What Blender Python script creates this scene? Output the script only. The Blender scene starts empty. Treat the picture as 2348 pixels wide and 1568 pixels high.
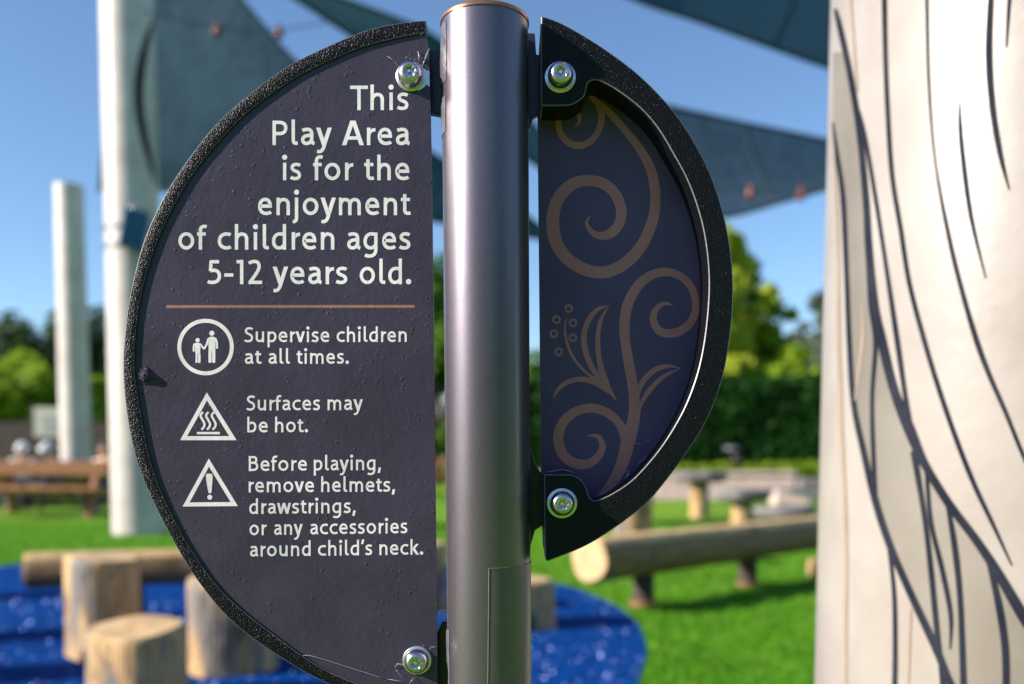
import bpy, bmesh, math, random
import numpy as np
from mathutils import Vector, Matrix
random.seed(7); rng = np.random.default_rng(11)
R = math.radians
S = bpy.context.scene
COL = S.collection

# ------------------------------------------------------------------ camera, sky, sun, exposure
FPX, XP, YH, PITCH = 2100.0, 1173.5, 1045.0, R(3.3)       # working units: a 2347 x 1568 frame
YP = YH + FPX * math.tan(PITCH)
CAM = Vector((0, 0, 0.95))
cam = bpy.data.cameras.new('camera'); co = bpy.data.objects.new('camera', cam); COL.objects.link(co)
co.location = CAM; co.rotation_euler = (math.pi / 2 - PITCH, 0, 0)
cam.sensor_width = 36; cam.sensor_fit = 'HORIZONTAL'; cam.lens = 36 * FPX / 2347
cam.shift_y = (YP - 784) / 2347; cam.clip_start = 0.02; cam.clip_end = 2000
cam.dof.use_dof = True; cam.dof.focus_distance = 0.677; cam.dof.aperture_fstop = 3.7
S.camera = co
SUN_EL, SUN_AZ = R(26), R(-106)      # azimuth from +Y towards +X: the sun stands to the left, a little in front
sd = Vector((math.sin(SUN_AZ) * math.cos(SUN_EL), math.cos(SUN_AZ) * math.cos(SUN_EL), math.sin(SUN_EL)))
W = bpy.data.worlds.new('World'); S.world = W; W.use_nodes = True
nt = W.node_tree; bg = nt.nodes['Background']; sky = nt.nodes.new('ShaderNodeTexSky')
sky.sky_type = 'NISHITA'; sky.sun_disc = False; sky.sun_elevation = SUN_EL; sky.sun_rotation = SUN_AZ
sky.air_density = 1.0; sky.dust_density = 0.0; sky.ozone_density = 4.5
nt.links.new(sky.outputs[0], bg.inputs[0]); bg.inputs[1].default_value = 0.106
L = bpy.data.lights.new('sun', 'SUN'); L.energy = 5.0; L.angle = R(0.5); L.color = (1, 0.925, 0.83)
lo = bpy.data.objects.new('sun', L); COL.objects.link(lo); lo.rotation_euler = sd.to_track_quat('Z', 'Y').to_euler()
S.view_settings.view_transform = 'Standard'; S.view_settings.look = 'None'
S.view_settings.exposure = 0.85; S.view_settings.gamma = 1
S.render.engine = 'CYCLES'; S.cycles.use_denoising = True; S.cycles.sample_clamp_indirect = 6
S.cycles.max_bounces = 8

# ------------------------------------------------------------------ helpers
cp, sp_ = math.cos(PITCH), math.sin(PITCH)
def ray(x, y):
    a, b = (x - XP) / FPX, -(y - YP) / FPX
    return Vector((a, cp + b * sp_, -sp_ + b * cp))
def at(x, y, Y):
    d = ray(x, y); return CAM + d * (Y / d.y)
def ground(x, y, z=0.0):
    d = ray(x, y); return CAM + d * ((z - CAM.z) / d.z)

def tag(o, label=None, cat=None, group=None, kind=None):
    for k, v in (('label', label), ('category', cat), ('group', group), ('kind', kind)):
        if v: o[k] = v
    return o
def empty(name, loc=(0, 0, 0), rz=0.0):
    o = bpy.data.objects.new(name, None); COL.objects.link(o); o.location = loc; o.rotation_euler = (0, 0, rz)
    o.empty_display_size = 0.1
    return o
def link(name, me, mat=None, parent=None, smooth=False):
    o = bpy.data.objects.new(name, me); COL.objects.link(o)
    if mat: me.materials.append(mat)
    if smooth: me.polygons.foreach_set('use_smooth', [True] * len(me.polygons))
    if parent is not None:
        o.parent = parent; o.matrix_parent_inverse = Matrix.Translation(-world_loc(parent)) if False else Matrix.Identity(4)
    return o
def world_loc(o):
    v = Vector(o.location)
    while o.parent is not None:
        o = o.parent; v += Vector(o.location)
    return v
class MB:
    def __init__(s): s.v = []; s.f = []
    def add(s, vs, fs):
        n = len(s.v); s.v += [tuple(v) for v in vs]; s.f += [tuple(i + n for i in f) for f in fs]
    def box(s, c, size, rot=None):
        hx, hy, hz = size[0] / 2, size[1] / 2, size[2] / 2
        vs = [Vector((x, y, z)) for x in (-hx, hx) for y in (-hy, hy) for z in (-hz, hz)]
        if rot is not None: vs = [rot @ v for v in vs]
        s.add([v + Vector(c) for v in vs], [(0, 1, 3, 2), (4, 6, 7, 5), (0, 4, 5, 1), (2, 3, 7, 6), (0, 2, 6, 4), (1, 5, 7, 3)])
    def tube(s, pts, rad, n=12, caps=True):
        pts = [Vector(p) for p in pts]; rad = rad if hasattr(rad, '__len__') else [rad] * len(pts)
        rings = []
        up = None
        for i, p in enumerate(pts):
            t = (pts[min(i + 1, len(pts) - 1)] - pts[max(i - 1, 0)]).normalized()
            if up is None: up = Vector((0, 0, 1)) if abs(t.z) < .9 else Vector((1, 0, 0))
            a = t.cross(up).normalized(); b = a.cross(t).normalized(); up = b
            rings.append([p + (a * math.cos(2 * math.pi * k / n) + b * math.sin(2 * math.pi * k / n)) * rad[i] for k in range(n)])
        vs = [v for r in rings for v in r]; fs = []
        for i in range(len(pts) - 1):
            for k in range(n):
                fs.append((i * n + k, i * n + (k + 1) % n, (i + 1) * n + (k + 1) % n, (i + 1) * n + k))
        if caps: fs += [tuple(range(n))[::-1], tuple((len(pts) - 1) * n + k for k in range(n))]
        s.add(vs, fs)
    def mesh(s, name):
        me = bpy.data.meshes.new(name); me.from_pydata(s.v, [], s.f); me.update()
        bm = bmesh.new(); bm.from_mesh(me); bmesh.ops.recalc_face_normals(bm, faces=bm.faces); bm.to_mesh(me); bm.free()
        return me
    def build(s, name, mat, parent=None, smooth=False, off=None):
        if off is not None: s.v = [tuple(Vector(v) - Vector(off)) for v in s.v]
        return link(name, s.mesh(name), mat, parent, smooth)
def bevel(o, w, seg=2):
    m = o.modifiers.new('bevel', 'BEVEL'); m.width = w; m.segments = seg; m.limit_method = 'ANGLE'; m.angle_limit = R(40)
    return o
def smooth_angle(o, ang=40):
    me = o.data; me.polygons.foreach_set('use_smooth', [True] * len(me.polygons))
    bm = bmesh.new(); bm.from_mesh(me)
    for e in bm.edges:
        if len(e.link_faces) == 2 and e.calc_face_angle(0) > R(ang): e.smooth = False
    bm.to_mesh(me); bm.free()
    return o
def cr(pts, n=8, closed=False):
    P = np.array(pts, float); out = []; m = len(P)
    for i in range(m if closed else m - 1):
        if closed: p0, p1, p2, p3 = P[i - 1], P[i], P[(i + 1) % m], P[(i + 2) % m]
        else: p0, p1, p2, p3 = P[max(i - 1, 0)], P[i], P[i + 1], P[min(i + 2, m - 1)]
        for t in np.linspace(0, 1, n, endpoint=False):
            out.append(.5 * ((2 * p1) + (p2 - p0) * t + (2 * p0 - 5 * p1 + 4 * p2 - p3) * t * t + (3 * p1 - p0 - 3 * p2 + p3) * t ** 3))
    if not closed: out.append(P[-1])
    return np.array(out)
def smooth_resample(pts, n):
    c = cr(pts, 12); 
    d = np.r_[0, np.cumsum(np.hypot(*(c[1:] - c[:-1]).T[:2]))]
    u = np.linspace(0, d[-1], n)
    q = np.stack([np.interp(u, d, c[:, k]) for k in range(c.shape[1])], 1)
    for _ in range(6): q[1:-1] = .25 * q[:-2] + .5 * q[1:-1] + .25 * q[2:]
    return q

# ------------------------------------------------------------------ materials
def new_mat(name):
    m = bpy.data.materials.new(name); m.use_nodes = True
    return m, m.node_tree, m.node_tree.nodes['Principled BSDF']
def coords(nt, kind='Object', scale=(1, 1, 1)):
    mp = nt.nodes.new('ShaderNodeMapping'); mp.inputs['Scale'].default_value = scale
    if kind == 'World':
        g = nt.nodes.new('ShaderNodeNewGeometry'); nt.links.new(g.outputs['Position'], mp.inputs[0])
    else:
        tc = nt.nodes.new('ShaderNodeTexCoord'); nt.links.new(tc.outputs[kind], mp.inputs[0])
    return mp.outputs[0]
def noise(nt, vec, scale, detail=4, rough=.55):
    n = nt.nodes.new('ShaderNodeTexNoise'); n.inputs['Scale'].default_value = scale
    n.inputs['Detail'].default_value = detail; n.inputs['Roughness'].default_value = rough
    nt.links.new(vec, n.inputs['Vector']); return n.outputs['Fac']
def ramp(nt, fac, stops):
    r = nt.nodes.new('ShaderNodeValToRGB'); e = r.color_ramp.elements
    while len(e) < len(stops): e.new(.5)
    for el, (p, c) in zip(e, stops): el.position = p; el.color = (*c, 1) if len(c) == 3 else c
    nt.links.new(fac, r.inputs[0]); return r.outputs[0]
def bump(nt, h, strength, dist, prev=None):
    b = nt.nodes.new('ShaderNodeBump'); b.inputs['Strength'].default_value = strength; b.inputs['Distance'].default_value = dist
    nt.links.new(h, b.inputs['Height'])
    if prev is not None: nt.links.new(prev, b.inputs['Normal'])
    return b.outputs[0]
def mix(nt, a, b, fac, mode='MIX'):
    m = nt.nodes.new('ShaderNodeMix'); m.data_type = 'RGBA'; m.blend_type = mode
    for s, v in ((0, fac), (6, a), (7, b)):
        if hasattr(v, 'is_output'): nt.links.new(v, m.inputs[s])
        else: m.inputs[s].default_value = v if s == 0 else (*v, 1)
    return m.outputs[2]
def simple(name, c1, c2=None, rough=.6, metal=0.0, sc=8, bsc=None, bst=.3, bd=.01, kind='Object', scale=(1, 1, 1), spec=.5, lo=.35, hi=.65, detail=4):
    m, nt, p = new_mat(name); v = coords(nt, kind, scale)
    nt.links.new(ramp(nt, noise(nt, v, sc, detail), [(lo, c1), (hi, c2 or c1)]), p.inputs['Base Color'])
    p.inputs['Roughness'].default_value = rough; p.inputs['Metallic'].default_value = metal
    p.inputs['Specular IOR Level'].default_value = spec
    if bsc: nt.links.new(bump(nt, noise(nt, v, bsc, 5), bst, bd), p.inputs['Normal'])
    return m

def vinyl(name, col, rough=.36, bumps=True, spec=.32, st=.55):
    m, nt, p = new_mat(name); v = coords(nt, 'World')
    c = tuple(x * .86 for x in col), tuple(min(1, x * 1.1) for x in col)
    nt.links.new(ramp(nt, noise(nt, v, 18, 5), [(.35, c[0]), (.65, c[1])]), p.inputs['Base Color'])
    p.inputs['Roughness'].default_value = rough; p.inputs['Specular IOR Level'].default_value = spec
    n0 = bump(nt, noise(nt, v, 260, 4), st * .42, .0008)
    if bumps:
        vo = nt.nodes.new('ShaderNodeTexVoronoi'); vo.inputs['Scale'].default_value = 190; vo.inputs['Randomness'].default_value = 1
        nt.links.new(v, vo.inputs['Vector'])
        pim = ramp(nt, vo.outputs['Distance'], [(0.0, (1, 1, 1)), (.26, (0, 0, 0))])
        gate = ramp(nt, noise(nt, v, 55, 3), [(.44, (0, 0, 0)), (.6, (1, 1, 1))])
        h = mix(nt, pim, gate, 1.0, 'MULTIPLY')
        n0 = bump(nt, h, st * .75, .001, n0)
        n0 = bump(nt, noise(nt, v, 60, 3), .25, .002, n0)
    nt.links.new(n0, p.inputs['Normal'])
    return m
M = {}
PANEL = (.052, .042, .070)
M['panel'] = vinyl('panel_vinyl', PANEL)
M['ink'] = vinyl('white_lettering', (.86, .80, .80), .5, st=.12)
M['copper_ink'] = vinyl('copper_lettering', (.33, .155, .10), .5, st=.3)
M['plate2'] = vinyl('ornament_vinyl', (.115, .075, .165), .36, bumps=False, spec=.22, st=.15)
M['scroll'] = vinyl('scroll_copper', (.52, .20, .20), .44, bumps=False, spec=.2, st=.15)
m, nt, p = new_mat('black_hdpe'); M['hdpe'] = m; v = coords(nt, 'World')
p.inputs['Base Color'].default_value = (.006, .006, .008, 1); p.inputs['Roughness'].default_value = .30; p.inputs['Specular IOR Level'].default_value = .2
vo = nt.nodes.new('ShaderNodeTexVoronoi'); vo.inputs['Scale'].default_value = 900; nt.links.new(v, vo.inputs['Vector'])
nt.links.new(bump(nt, noise(nt, v, 900, 2), .8, .0008, bump(nt, vo.outputs['Distance'], .5, .0006)), p.inputs['Normal'])
M['edge'] = simple('machined_edge_glint', (.10, .10, .105), (.22, .22, .225), rough=.35, sc=900, kind='World')  # machined edges; the chamfer glints are put into this paler grey
m, nt, p = new_mat('post_paint'); M['post'] = m; v = coords(nt, 'World')
fl = noise(nt, v, 2600, 2)
nt.links.new(ramp(nt, fl, [(.3, (.130, .108, .128)), (.7, (.25, .212, .243))]), p.inputs['Base Color'])
p.inputs['Metallic'].default_value = .78; p.inputs['Roughness'].default_value = .34
nt.links.new(bump(nt, fl, .12, .0004, bump(nt, noise(nt, v, 14, 2), .1, .004)), p.inputs['Normal'])
p.inputs['Coat Weight'].default_value = .25; p.inputs['Coat Roughness'].default_value = .12
m, nt, p = new_mat('clear_film'); M['film'] = m
v = coords(nt, 'World')
p.inputs['Base Color'].default_value = (.16, .135, .155, 1); p.inputs['Roughness'].default_value = .33; p.inputs['Metallic'].default_value = .55
nt.links.new(bump(nt, noise(nt, v, 90, 3), .12, .002), p.inputs['Normal'])
M['film_edge'] = simple('film_edge', (.34, .32, .35), rough=.3, sc=300)
M['film_loose'] = simple('film_loose', (.24, .215, .25), (.36, .33, .37), rough=.1, metal=.5, sc=60, bsc=120, bst=.5, bd=.003, kind='World')
M['steel'] = simple('steel', (.66, .60, .65), (.76, .70, .74), rough=.24, metal=1, sc=300, bsc=500, bst=.06, bd=.0004, kind='World')
M['washer'] = simple('washer_zinc', (.62, .63, .62), (.76, .76, .74), rough=.32, metal=.9, sc=250, kind='World')
M['dark'] = simple('dark_recess', (.02, .02, .02), rough=.6)
M['bracket'] = simple('bracket_paint', (.018, .017, .022), (.03, .028, .036), rough=.3, sc=60, bsc=90, bst=.3, bd=.002, kind='World')
M['cap'] = simple('copper_cap', (.42, .2, .11), (.5, .27, .15), rough=.3, metal=.75, sc=40, kind='World')
M['pole'] = simple('pale_pole', (.325, .272, .245), (.385, .335, .305), rough=.36, sc=7, bsc=45, bst=.14, bd=.004, kind='World', detail=6)
M['pole_far'] = simple('pale_pole_far', (.52, .445, .40), (.66, .585, .53), rough=.45, sc=3, bsc=20, bst=.2, bd=.01)
M['tan'] = simple('tan_band', (.18, .15, .125), (.24, .205, .175), rough=.45, sc=6, kind='World')
M['groove'] = simple('dark_groove', (.014, .016, .026), (.028, .03, .042), rough=.8, sc=12, kind='World', spec=.05)
M['groove_tan'] = simple('tan_groove', (.27, .2, .15), (.34, .26, .2), rough=.6, sc=12, kind='World')

def wood_mat(name, a, b, grey, sc=(9, 9, .9), greyamt=(.52, .62)):
    m, nt, p = new_mat(name); v = coords(nt, 'Object', sc)
    c = ramp(nt, noise(nt, v, 3.0, 6, .6), [(.3, a), (.7, b)])
    v2 = coords(nt, 'Object', (sc[0] * .35, sc[1] * .35, sc[2] * .8))
    g = ramp(nt, noise(nt, v2, 2.2, 4), [(greyamt[0], (0, 0, 0)), (greyamt[1], (1, 1, 1))])
    c = mix(nt, c, grey, g)
    ckk = ramp(nt, noise(nt, coords(nt, 'Object', tuple(q * 1.6 for q in sc)), 2.4, 3), [(.47, (1, 1, 1)), (.497, (.3, .26, .22)), (.51, (.3, .26, .22)), (.535, (1, 1, 1))])
    c = mix(nt, c, ckk, .85, 'MULTIPLY')
    vk = nt.nodes.new('ShaderNodeTexVoronoi'); vk.inputs['Scale'].default_value = 4.5; nt.links.new(coords(nt, 'Object'), vk.inputs['Vector'])
    c = mix(nt, c, ramp(nt, vk.outputs['Distance'], [(.0, (.35, .25, .16)), (.2, (.62, .52, .42)), (.3, (1, 1, 1))]), .8, 'MULTIPLY')
    nt.links.new(c, p.inputs['Base Color']); p.inputs['Roughness'].default_value = .75
    nt.links.new(bump(nt, noise(nt, v, 6, 5), .5, .02), p.inputs['Normal'])
    return m
M['wood'] = wood_mat('pale_wood', (.42, .235, .085), (.70, .46, .22), (.19, .17, .15))
M['wood_top'] = simple('end_grain', (.50, .31, .145), (.66, .45, .235), rough=.8, sc=14, bsc=30, bst=.3, bd=.01)
M['wood_lit_x'] = wood_mat('pale_wood_sunlit', (.60, .37, .14), (.74, .50, .25), (.46, .30, .14), sc=(.9, 9, 9), greyamt=(.6, .72))  # beam top, with the sunlight put into its pale colour
M['wood_shaded_x'] = wood_mat('weathered_wood_shaded', (.22, .13, .05), (.34, .21, .09), (.10, .08, .05), sc=(.9, 9, 9), greyamt=(.6, .72))  # weathered beam sides, darkened further to hold their self-shadow
M['dark_wood'] = simple('dark_leg_wood', (.05, .035, .025), (.09, .06, .04), rough=.8, sc=9, bsc=30, bst=.4, bd=.01)
M['rust'] = simple('footing', (.22, .09, .05), (.3, .14, .08), rough=.8, sc=20)
M['table_wood'] = simple('stained_wood', (.28, .11, .04), (.44, .20, .085), rough=.5, sc=5, bsc=20, bst=.3, bd=.01, scale=(1, 8, 8))
M['slate'] = simple('grey_slab', (.13, .115, .11), (.22, .20, .19), rough=.7, sc=5, bsc=30, bst=.3, bd=.01)
M['pink'] = simple('pink_stone', (.66, .43, .38), (.80, .59, .54), rough=.8, sc=4, bsc=25, bst=.4, bd=.02)
M['grey_stone'] = simple('grey_stone', (.16, .14, .14), (.25, .23, .22), rough=.8, sc=4, bsc=25, bst=.4, bd=.02)
M['blue_box'] = simple('blue_paint', (.008, .075, .17), (.012, .10, .21), rough=.4, sc=8)
M['beige'] = simple('beige_board', (.42, .40, .34), (.5, .47, .4), rough=.6, sc=3)
M['greyprint'] = simple('grey_print', (.26, .27, .27), (.33, .33, .32), rough=.6, sc=5)
M['brown'] = simple('brown_boards', (.035, .022, .018), (.07, .045, .035), rough=.8, sc=4, scale=(6, 6, .6), bsc=10, bst=.4, bd=.02)
M['skin'] = simple('skin', (.46, .24, .15), (.52, .29, .19), rough=.5, sc=6)
M['white_cloth'] = simple('white_cloth', (.82, .81, .81), (.88, .87, .86), rough=.8, sc=6, bsc=25, bst=.3, bd=.01)
M['denim'] = simple('denim', (.05, .07, .13), (.08, .1, .18), rough=.9, sc=20)
M['bulb'] = simple('amber_bulb', (.17, .06, .045), (.22, .08, .06), rough=.15, sc=8)
M['cable'] = simple('cable', (.03, .03, .035), rough=.6)
M['grey_metal'] = simple('grey_metal', (.14, .15, .15), (.19, .19, .19), rough=.4, metal=.3, sc=8)
M['bark'] = simple('bark', (.06, .045, .035), (.12, .09, .07), rough=.9, sc=6, scale=(6, 6, 1), bsc=12, bst=.6, bd=.03)
m, nt, p = new_mat('sail_cloth'); M['sail'] = m; v = coords(nt, 'Object')
nt.links.new(ramp(nt, noise(nt, v, .9, 4), [(.3, (.036, .086, .145)), (.7, (.046, .100, .165))]), p.inputs['Base Color']); p.inputs['Roughness'].default_value = .85
nt.links.new(bump(nt, noise(nt, v, 1.6, 3), .5, .1), p.inputs['Normal'])
tr = nt.nodes.new('ShaderNodeBsdfTranslucent'); tr.inputs[0].default_value = (.036, .085, .145, 1)
ms = nt.nodes.new('ShaderNodeMixShader'); ms.inputs[0].default_value = .3
nt.links.new(p.outputs[0], ms.inputs[1]); nt.links.new(tr.outputs[0], ms.inputs[2]); nt.links.new(ms.outputs[0], nt.nodes['Material Output'].inputs[0])
M['seam'] = simple('sail_hem', (.03, .05, .065), (.04, .065, .08), rough=.9, sc=4)

def leaf_mat(name, a, b, tr_c, sc=1.3):
    m, nt, p = new_mat(name); v = coords(nt, 'Object')
    c = ramp(nt, noise(nt, v, sc, 5, .7), [(.32, a), (.68, b)])
    nt.links.new(c, p.inputs['Base Color']); p.inputs['Roughness'].default_value = .55; p.inputs['Specular IOR Level'].default_value = .12
    tr = nt.nodes.new('ShaderNodeBsdfTranslucent'); tr.inputs[0].default_value = (*tr_c, 1)
    ms = nt.nodes.new('ShaderNodeMixShader'); ms.inputs[0].default_value = .35
    nt.links.new(p.outputs[0], ms.inputs[1]); nt.links.new(tr.outputs[0], ms.inputs[2]); nt.links.new(ms.outputs[0], nt.nodes['Material Output'].inputs[0])
    return m
M['leaf_bright'] = leaf_mat('leaf_bright', (.14, .25, .015), (.38, .50, .04), (.36, .52, .03))
M['leaf_yellow'] = leaf_mat('leaf_yellow', (.24, .33, .02), (.55, .60, .06), (.55, .62, .05))
M['leaf_mid'] = leaf_mat('leaf_mid', (.05, .12, .015), (.12, .22, .025), (.11, .22, .02))
M['leaf_dark'] = leaf_mat('leaf_dark', (.035, .065, .03), (.08, .125, .045), (.06, .11, .03))
M['leaf_hedge'] = leaf_mat('leaf_hedge', (.006, .036, .005), (.024, .095, .012), (.02, .07, .008))
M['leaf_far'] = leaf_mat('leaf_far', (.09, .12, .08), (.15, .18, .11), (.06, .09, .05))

m, nt, p = new_mat('lawn_turf'); M['lawn'] = m; v = coords(nt, 'World')
a = ramp(nt, noise(nt, v, 9, 6, .7), [(.3, (.045, .17, .006)), (.7, (.11, .30, .012))])
b = ramp(nt, noise(nt, v, .9, 5, .65), [(.36, (.74, .72, .8)), (.52, (1, 1, 1)), (.66, (1.3, 1.16, 1.2))])
nt.links.new(mix(nt, a, b, 1.0, 'MULTIPLY'), p.inputs['Base Color']); p.inputs['Roughness'].default_value = .7
p.inputs['Specular IOR Level'].default_value = .08; p.inputs['Sheen Weight'].default_value = .25; p.inputs['Sheen Roughness'].default_value = .4; p.inputs['Sheen Tint'].default_value = (.75, .9, .15, 1)
nt.links.new(bump(nt, noise(nt, v, 60, 5), .8, .03, bump(nt, noise(nt, v, 12, 3), .5, .04)), p.inputs['Normal'])
M['blade'] = leaf_mat('turf_blade', (.05, .20, .006), (.14, .38, .015), (.09, .32, .01), sc=6)
m, nt, p = new_mat('blue_rubber'); M['rubber'] = m; v = coords(nt, 'World')
nt.links.new(ramp(nt, noise(nt, v, 60, 5, .8), [(.3, (.001, .035, .21)), (.62, (.002, .068, .31)), (.8, (.012, .12, .42))]), p.inputs['Base Color'])
l0 = p.inputs['Base Color'].links[0].from_socket
nt.links.new(mix(nt, l0, ramp(nt, noise(nt, v, 11, 5, .7), [(.36, (.42, .45, .52)), (.5, (.9, .9, .92)), (.66, (1.25, 1.2, 1.1))]), 1.0, 'MULTIPLY'), p.inputs['Base Color'])
p.inputs['Roughness'].default_value = .8; p.inputs['Specular IOR Level'].default_value = .04
nt.links.new(bump(nt, noise(nt, v, 160, 4), 1, .012), p.inputs['Normal'])
m, nt, p = new_mat('glossy_fleck'); M['fleck'] = m
p.inputs['Base Color'].default_value = (.24, .32, .62, 1); p.inputs['Metallic'].default_value = 1; p.inputs['Roughness'].default_value = .52
nn = nt.nodes.new('ShaderNodeObjectInfo')
# ------------------------------------------------------------------ ground
def flat_sheet(name, pts, z, mat, kind='structure'):
    mb = MB(); mb.add([(p[0], p[1], z) for p in pts], [tuple(range(len(pts)))])
    o = mb.build(name, mat); tag(o, kind=kind); return o
gm = bpy.data.meshes.new('lawn'); bm = bmesh.new(); bmesh.ops.create_grid(bm, x_segments=60, y_segments=60, size=300); bm.to_mesh(gm); bm.free()
lawn = link('lawn', gm, M['lawn']); tag(lawn, kind='structure')
blue_px = [(-250, 1322), (0, 1300), (120, 1284), (260, 1271), (420, 1265), (700, 1268), (1000, 1292), (1250, 1334), (1350, 1362), (1440, 1410), (1478, 1470), (1472, 1540), (1430, 1620), (1300, 1720), (900, 1850), (300, 1900), (-500, 1850), (-900, 1600), (-700, 1400)]
bp = cr([ground(*q)[:2] for q in blue_px], 10, True)
rub = flat_sheet('rubber_surface', bp, 0.006, M['rubber'])
def inside(poly, x, y):
    c = np.zeros(len(x), bool); n = len(poly); j = n - 1
    for i in range(n):
        xi, yi = poly[i]; xj, yj = poly[j]
        k = ((yi > y) != (yj > y)) & (x < (xj - xi) * (y - yi) / (yj - yi + 1e-12) + xi); c ^= k; j = i
    return c
def quads_mesh(name, V):     # V: (n,k,3)
    n, k, _ = V.shape; me = bpy.data.meshes.new(name)
    me.vertices.add(n * k); me.vertices.foreach_set('co', V.reshape(-1).astype(np.float32))
    me.loops.add(n * k); me.loops.foreach_set('vertex_index', np.arange(n * k, dtype=np.int32))
    me.polygons.add(n); me.polygons.foreach_set('loop_start', np.arange(0, n * k, k, dtype=np.int32))
    me.update(calc_edges=True); me.validate(); return me
# turf blades (nearer ground only)
nb = 110000
yy = 2.4 + 10.5 * rng.random(nb) ** 1.5; xx = (rng.random(nb) * 1.35 - .675) * yy
ok = ~inside(bp, xx, yy); xx, yy = xx[ok], yy[ok]; n = len(xx)
ang = rng.random(n) * 2 * np.pi; hh = .018 + .022 * rng.random(n); wd = .0035 + .0035 * rng.random(n) * (1 + yy / 8); ln = rng.normal(0, .014, (n, 2))
V = np.zeros((n, 3, 3)); V[:, 0] = np.c_[xx - wd * np.cos(ang), yy - wd * np.sin(ang), np.zeros(n)]; V[:, 1] = np.c_[xx + wd * np.cos(ang), yy + wd * np.sin(ang), np.zeros(n)]
V[:, 2] = np.c_[xx + ln[:, 0], yy + ln[:, 1], hh]
o = link('turf_grass', quads_mesh('turf_grass', V), M['blade']); tag(o, 'short bright green turf blades covering the lawn', kind='stuff')
# pale glossy granules in the rubber: small tilted facets
nb = 3000
yy = 2.5 + 3.6 * rng.random(nb) ** 1.3; xx = (rng.random(nb) * 1.2 - .62) * yy
ok = inside(bp, xx, yy); xx, yy = xx[ok], yy[ok]; n = len(xx)
V = np.zeros((n, 6, 3))
for i in range(n):
    view = (CAM - Vector((xx[i], yy[i], 0))).normalized(); hv = (view + sd).normalized()
    hv = (hv + Vector(rng.normal(0, .33, 3))).normalized(); a = hv.orthogonal().normalized(); b = hv.cross(a); r = .002 + .0036 * rng.random() ** 2
    for k in range(6):
        V[i, k] = Vector((xx[i], yy[i], .012)) + (a * math.cos(k * math.pi / 3) + b * math.sin(k * math.pi / 3)) * r
fk = link('granules', quads_mesh('granules', V), M['fleck'], rub); tag(fk, 'pale glossy granules scattered in the rubber', kind='stuff')

# ------------------------------------------------------------------ the sign
YF = 0.685                      # front of the text panel
POST_Y = 0.690
sign = empty('play_area_sign', (0, POST_Y, 0))
tag(sign, 'dark half-round play area rules sign with white lettering on a round metal post', 'sign')
SO = Vector((0, POST_Y, 0))
def sbuild(mb, name, mat, parent=sign, smooth=False): return mb.build(name, mat, parent, smooth, off=SO)
# post
pr = 0.0318
p_top, p_bot = at(1111, 58, POST_Y), at(1121.5, 1568, POST_Y)
ax = (p_bot - p_top).normalized()
p_low = p_top + ax * (p_top.z + 0.02) / -ax.z
mb = MB(); mb.tube([p_top + (p_low - p_top) * t for t in np.linspace(0, 1, 12)], pr, 72); post = sbuild(mb, 'post', M['post']); smooth_angle(post)
mb = MB(); mb.tube([p_top - ax * h for h in (-.0002, .0016, .0030, .0040, .0044)], [pr + .0007, pr + .0007, pr + .0001, pr - .004, pr - .012], 72)
capo = sbuild(mb, 'cap', M['cap']); smooth_angle(capo, 60)
def on_post(th, z, r):          # th from the camera side, positive to the right
    p = p_top + ax * ((p_top.z - z) / -ax.z)
    return p + Vector((math.sin(th) * r, -math.cos(th) * r, 0))
zA = at(1110, 1303, POST_Y - pr).z
mb = MB(); ths = np.linspace(R(2), R(118), 30); zs = [zA, zA - .1, zA - .2, zA - .35]
vs = [on_post(th, z + (.0022 * (th / 2) if k == 0 else 0), pr + .00035) for k, z in enumerate(zs) for th in (ths - (.05 * k))]; nn_ = len(ths)
mb.add(vs, [(k * nn_ + i, k * nn_ + i + 1, (k + 1) * nn_ + i + 1, (k + 1) * nn_ + i) for k in range(3) for i in range(nn_ - 1)])
film = sbuild(mb, 'protective_film', M['film'], smooth=True)
mb = MB()
mb.tube([on_post(ths[0] - .05 * k, z, pr + .0006) for k, z in enumerate(zs)], .0002, 6)
mb.tube([on_post(th, zA + .0022 * th / 2, pr + .0006) for th in ths], .00012, 6)
sbuild(mb, 'film_edge', M['film_edge'], film)

# text panel: plate + raised black rim
outer = [(976, 47.5), (967, 46.5), (871.6, 61), (806, 82), (675, 142.5), (616, 182), (587, 204), (493, 287), (400, 411), (342, 522), (316, 600), (295, 696), (284, 796), (282.6, 856), (290, 941), (310, 1045), (343, 1133), (393, 1232), (450, 1327), (533, 1426), (651, 1512), (753, 1568), (870, 1612), (1008, 1640)]
inner = [(973, 74.7), (950, 78), (862, 98), (800, 119), (690, 170), (640, 203), (587, 241), (533, 290), (443, 397), (372.5, 523), (334, 632), (316, 715), (308, 799), (308, 850), (315, 906), (341, 1044), (376.6, 1145), (437, 1259), (520, 1368), (651, 1473), (740, 1533), (827, 1570), (900, 1590), (1008, 1606)]
NO = 240
O_ = smooth_resample(outer, NO); I_ = smooth_resample(inner, NO)
YR = YF - 0.0016
mb = MB(); ch = .0004
prof = []
for a, b in zip(O_, I_):
    Ow, Iw = at(a[0], a[1], YR), at(b[0], b[1], YR); nrm = (Ow - Iw).normalized()
    prof.append([Vector((Ow.x, YF + .014, Ow.z)), Vector((Ow.x, YR + ch, Ow.z)), Ow - nrm * ch * .3 + Vector((0, ch * .3, 0)), Ow - nrm * ch, Iw + nrm * ch, Iw + nrm * ch * .3 + Vector((0, ch * .3, 0)), Vector((Iw.x, YR + ch, Iw.z)), Vector((Iw.x, YF + .014, Iw.z))])
k = 8
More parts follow.
